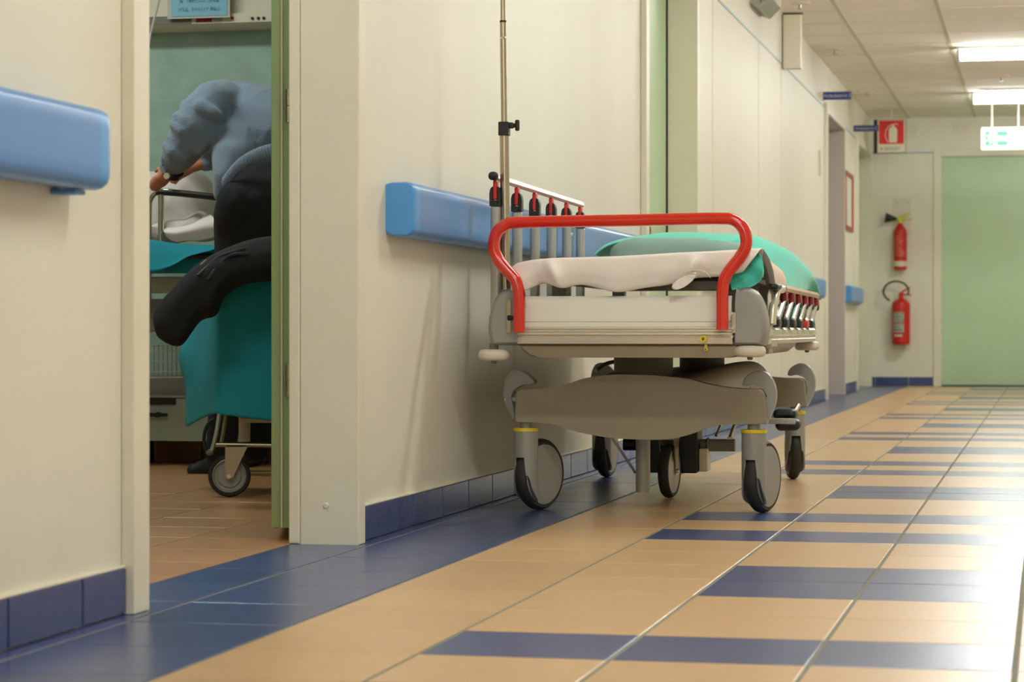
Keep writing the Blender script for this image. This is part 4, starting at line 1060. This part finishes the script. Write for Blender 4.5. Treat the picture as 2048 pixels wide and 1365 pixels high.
# teal drape over it: side fold, then the broad front
NR = 26
def vcol(pts, D): return [(a, c, D) for a, c in rs(pts, NR)]
cols = [vcol([(400, 575), (386, 640), (372, 675), (358, 705), (360, 735), (369, 765), (371, 800), (371, 855)], 7.86),
        vcol([(402, 575), (392, 640), (382, 685), (374, 720), (374, 745), (378, 775), (380, 810), (380, 850)], 7.76),
        vcol([(410, 572), (402, 640), (396, 690), (390, 740), (389, 780), (392, 815), (396, 841)], 7.66),
        vcol([(420, 568), (414, 650), (410, 720), (409, 780), (410, 834)], 7.54),
        vcol([(428, 560), (426, 650), (424, 740), (425, 790), (426, 829)], 7.40),
        vcol([(434, 556), (431, 650), (429, 740), (430, 790), (431, 827)], 7.335),
        vcol([(446, 553), (443, 650), (441, 740), (441, 830)], 7.315),
        vcol([(480, 551), (478, 650), (476, 740), (476, 834)], 7.31),
        vcol([(520, 550), (520, 650), (519, 740), (519, 840)], 7.31),
        vcol([(560, 550), (560, 650), (560, 740), (560, 845)], 7.32),
        vcol([(620, 550), (620, 650), (620, 740), (620, 848)], 7.35)]
rows = [[at(*cols[j][i]) - Vector((co.x, co.y, 0)) for j in range(len(cols))] for i in range(NR)]
topr = [[p + Vector((-sn * .22, cs * .22, .0 + .004)) for p in rows[0]], [p + Vector((-sn * .05, cs * .05, .008)) for p in rows[0]]]
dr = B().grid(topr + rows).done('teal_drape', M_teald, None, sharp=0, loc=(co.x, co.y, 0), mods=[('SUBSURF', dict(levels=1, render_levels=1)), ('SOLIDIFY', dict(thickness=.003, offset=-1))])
tag(dr, 'long teal drape hanging to the castors in the side room', 'drape')

# black jacket thrown over the drape
jt = [(302, 632), (318, 606), (345, 577), (372, 548), (402, 523), (430, 506), (462, 492), (500, 479), (540, 472), (600, 470)]
jb = [(312, 672), (334, 688), (362, 694), (385, 664), (405, 640), (432, 634), (446, 600), (470, 578), (510, 566), (600, 562)]
n = 30; TT, BB = rs(jt, n), rs(jb, n)
TT[0] = (305, 636); rings = []
for i in range(n):
    s = i / (n - 1); a = at(TT[i][0], TT[i][1], 7.24); c = at(BB[i][0], BB[i][1], 7.20); mid = (a + c) / 2; hv = (a - c) / 2
    dpt = .045 + .05 * min(1, s * 2.2); ring = []
    if i == 0: dpt = .02
    for k in range(20):
        t = 2 * math.pi * k / 20; cr = 1 + .035 * math.sin(5 * t + s * 7) + .02 * math.sin(9 * t - 4 * s)
        ring.append(mid + hv * math.cos(t) + Vector((sn, -cs, 0)) * math.sin(t) * dpt * cr)
    rings.append(ring)
jk = B().skin(rings).done('black_jacket', M_jacket, None, sharp=0, mods=[('SUBSURF', dict(levels=1, render_levels=2))]); tag(jk, 'black jacket draped over the teal cover, hanging down to the left', 'jacket')
def jseam(pts, r, m, nm, D=7.19): B().tube([at(a, c, D + d) for (a, c), d in zip(pts, [(.02 * abs(math.sin(i))) for i in range(len(pts))])], r, 8, 4).done(nm, m, jk)
jseam([(396, 552), (420, 530), (440, 514), (470, 503), (505, 496), (545, 493)], .006, M_lining, 'hem_fold', 7.15)
jseam([(416, 560), (436, 533), (455, 515), (476, 508), (510, 511), (545, 513)], .006, M_lining, 'hem_fold', 7.13)
p = at(407, 525, 7.15); B().box(tuple(p - Vector((.012, .004, .003))), tuple(p + Vector((.012, .004, .003))), .003, rot=Matrix.Rotation(math.radians(-40), 3, 'Y')).done('zip_pull', M_slat, jk)

# ---- the person bending over the bed
DP = 8.25
def pp(px, py, D=DP): return at(px, py, D)
m_ = 588.0
root_p = pp(500, 950, 8.45); person = thing('person', 'person in a blue-grey sweater and black trousers bending over the bed', 'person', (root_p.x, root_p.y, 0))
def q_(px, py, D, r): return (at(px, py, D) - Vector((root_p.x, root_p.y, 0)), r / m_)
body = [
 [q_(525, 400, 8.40, 70), q_(518, 300, 8.48, 72), q_(495, 255, 8.54, 62), q_(458, 238, 8.66, 38), q_(425, 242, 8.74, 28)],
 [q_(425, 240, 8.74, 34), q_(398, 248, 8.80, 52), q_(390, 268, 8.84, 48)],
 [q_(470, 228, 8.48, 32), q_(428, 208, 8.36, 32), q_(385, 243, 8.36, 27), q_(352, 300, 8.42, 20), q_(338, 335, 8.46, 15)],
 [q_(338, 335, 8.46, 13), q_(330, 350, 8.48, 17), q_(322, 362, 8.50, 15)],
 [q_(475, 245, 8.62, 34), q_(446, 268, 8.80, 30), q_(432, 303, 8.84, 22), q_(424, 328, 8.82, 15), q_(400, 329, 8.80, 13)],
 [q_(400, 329, 8.79, 13), q_(380, 336, 8.77, 13), q_(368, 340, 8.76, 16), q_(356, 346, 8.74, 15)],
 [q_(500, 420, 8.30, 55), q_(490, 560, 8.34, 42), q_(470, 700, 8.42, 34), q_(452, 830, 8.50, 20), q_(440, 918, 8.58, 14), q_(405, 938, 8.60, 10), q_(390, 941, 8.60, 8)],
 [q_(545, 420, 8.45, 55), q_(545, 560, 8.50, 42), q_(535, 700, 8.58, 34), q_(522, 830, 8.68, 20), q_(510, 905, 8.74, 14), q_(480, 922, 8.76, 9)],
]
def fing(base, tips, r=5.2):
    return [[q_(*base[i], r + .6), q_(*m, r), q_(*t, r - 1)] for i, (m, t) in enumerate(tips)]
body += fing([(322, 352, 8.47), (320, 358, 8.47), (322, 363, 8.48), (327, 366, 8.49)], [((309, 356, 8.46), (300, 366, 8.47)), ((308, 364, 8.46), (300, 375, 8.47)), ((312, 371, 8.47), (305, 380, 8.48)), ((319, 374, 8.48), (313, 382, 8.49))])
body += [[q_(326, 345, 8.50, 6), q_(318, 338, 8.53, 5.5), q_(312, 343, 8.55, 4.5)]]
body += fing([(360, 340, 8.75), (358, 345, 8.74), (358, 350, 8.74), (362, 354, 8.75)], [((348, 344, 8.73), (341, 354, 8.72)), ((346, 351, 8.73), (340, 361, 8.72)), ((348, 357, 8.73), (344, 366, 8.72)), ((354, 360, 8.74), (351, 367, 8.73))])
body += [[q_(368, 334, 8.78, 6), q_(360, 330, 8.80, 5.5), q_(353, 335, 8.80, 4.5)]]
# face on the bed side of the head: nose, chin, ear
body += [[q_(372, 268, 8.86, 20), q_(366, 285, 8.88, 14)], [q_(360, 262, 8.90, 7), q_(355, 268, 8.91, 5)], [q_(400, 262, 8.72, 10), q_(401, 268, 8.73, 9)]]
bo_ = blob('body', body, M_skin, person, voxel=.006, smooth=5)
hair = blob('hair', [[q_(410, 236, 8.79, 48), q_(402, 246, 8.80, 51), q_(396, 256, 8.82, 48)]], M_hair, person, voxel=.008)
# sweater with sleeve folds
sw = [
 [q_(560, 268, 8.40, 86), q_(528, 262, 8.44, 94), q_(500, 255, 8.48, 94), q_(478, 232, 8.52, 74), q_(460, 225, 8.56, 66)],
 [q_(465, 348, 8.25, 32), q_(472, 315, 8.27, 42), q_(470, 280, 8.34, 48), q_(462, 240, 8.42, 50)],
 [q_(441, 390, 8.22, 15), q_(450, 352, 8.22, 25), q_(458, 310, 8.28, 36)],
 [q_(445, 200, 8.42, 44), q_(425, 204, 8.34, 44), q_(408, 225, 8.32, 47), q_(398, 250, 8.32, 50), q_(382, 275, 8.34, 44), q_(368, 295, 8.36, 40), q_(358, 312, 8.38, 34), q_(349, 326, 8.42, 26)],
 [q_(371, 212, 8.34, 14), q_(385, 222, 8.30, 20), q_(400, 222, 8.28, 22)],
 [q_(334, 292, 8.36, 12), q_(350, 302, 8.32, 18), q_(368, 310, 8.32, 18)],
 [q_(440, 232, 8.26, 9), q_(425, 226, 8.25, 14), q_(402, 214, 8.26, 18)],
 [q_(424, 262, 8.28, 10), q_(412, 280, 8.28, 14), q_(398, 296, 8.30, 16)],
 [q_(470, 240, 8.64, 56), q_(446, 268, 8.80, 38), q_(433, 300, 8.84, 28), q_(426, 322, 8.83, 21), q_(410, 328, 8.80, 17)],
 [q_(346, 250, 8.30, 10), q_(366, 262, 8.27, 12), q_(392, 258, 8.27, 12), q_(410, 246, 8.28, 9)],
 [q_(352, 232, 8.30, 9), q_(372, 240, 8.262, 10), q_(400, 240, 8.262, 9)],
 [q_(340, 276, 8.33, 9), q_(360, 288, 8.30, 11), q_(384, 290, 8.29, 10)],
 [q_(436, 168, 8.36, 10), q_(444, 185, 8.33, 11), q_(446, 212, 8.31, 10)],
 [q_(424, 172, 8.36, 10), q_(430, 190, 8.30, 11), q_(434, 214, 8.28, 10)],
 [q_(435, 178, 8.40, 17), q_(420, 176, 8.38, 13)],
]
swo = blob('sweater', sw, M_knit, person, voxel=.008, smooth=4)
# ribbed cuff and hem
def rib_band(name, pts, rads, nrib, m, par, amp=.0022, seg=96):
    b = B(); rings = []; P = [p for p in pts]
    for i, p in enumerate(P):
        t = (P[min(i + 1, len(P) - 1)] - P[max(i - 1, 0)]).normalized(); up = t.orthogonal().normalized(); sd = t.cross(up)
        rings.append([p + (up * math.cos(a) + sd * math.sin(a)) * (rads[i] + amp * math.cos(nrib * a)) for a in [2 * math.pi * k / seg for k in range(seg)]])
    return b.skin(rings).done(name, m, par, sharp=0)
rib_band('ribbed_cuff', [q_(353, 312, 8.38, 1)[0], q_(348, 325, 8.42, 1)[0], q_(344, 341, 8.44, 1)[0]], [.047, .046, .042], 26, M_knit, swo, seg=156)
hc = [q_(535, 330, 8.36, 1)[0], q_(531, 352, 8.36, 1)[0], q_(528, 366, 8.36, 1)[0]]
# hem: a ribbed strip following the lower edge of the sweater from back to belly
n = 150; hem_t = rs([(428, 395), (436, 372), (452, 345), (476, 318), (505, 300), (540, 288), (600, 280)], n); hem_b = rs([(438, 410), (448, 385), (466, 358), (488, 338), (513, 325), (543, 317), (600, 312)], n)
rows = []
for k in range(5):
    f = k / 4; rows.append([at(a + (e - a) * f, c + (g - c) * f, 8.095 + .11 * abs(((i / n) - .72)) ** 1.5 * 2 - .0018 * math.cos(i * 2 * math.pi / 4) - .006 * math.sin(f * 3.1)) - Vector((root_p.x, root_p.y, 0)) for i, ((a, c), (e, g)) in enumerate(zip(hem_t, hem_b))])
B().grid(rows).done('ribbed_hem', M_knit, swo, sharp=0, mods=[('SOLIDIFY', dict(thickness=.005, offset=-1))])
tro = blob('trousers', [
 [q_(560, 395, 8.26, 86), q_(536, 400, 8.26, 86), q_(515, 430, 8.28, 84), q_(508, 450, 8.30, 82)],
 [q_(482, 405, 8.20, 50), q_(472, 430, 8.22, 46), q_(472, 450, 8.28, 46), q_(480, 520, 8.30, 52)],
 [q_(500, 430, 8.28, 66), q_(488, 560, 8.34, 54), q_(468, 700, 8.42, 44), q_(450, 830, 8.50, 36), q_(441, 905, 8.56, 32)],
 [q_(550, 430, 8.44, 66), q_(548, 560, 8.50, 54), q_(536, 700, 8.58, 44), q_(523, 830, 8.68, 36), q_(512, 895, 8.73, 32)]], M_trouser, person, voxel=.009, smooth=6)
for c0, c1, c2 in (((442, 925, 8.58), (412, 936, 8.60), (386, 941, 8.60)), ((512, 912, 8.74), (486, 921, 8.76), (462, 926, 8.76))):
    blob('shoe', [[q_(*c0, 24), q_(*c1, 19), q_(*c2, 14)]], M_black, person, voxel=.007)
# watch on the near wrist
pw = [q_(345, 343, 8.44, 1)[0], q_(342, 350, 8.45, 1)[0]]
wt = B().tube(pw, .031, 24).done('watch_strap', M_black, person)
B().lathe([(0, 0), (.011, 0), (.011, .006), (0, .007)], seg=24, axis='y').done('watch_face', M_sign_white, wt, loc=q_(333, 352, 8.38, 1)[0])
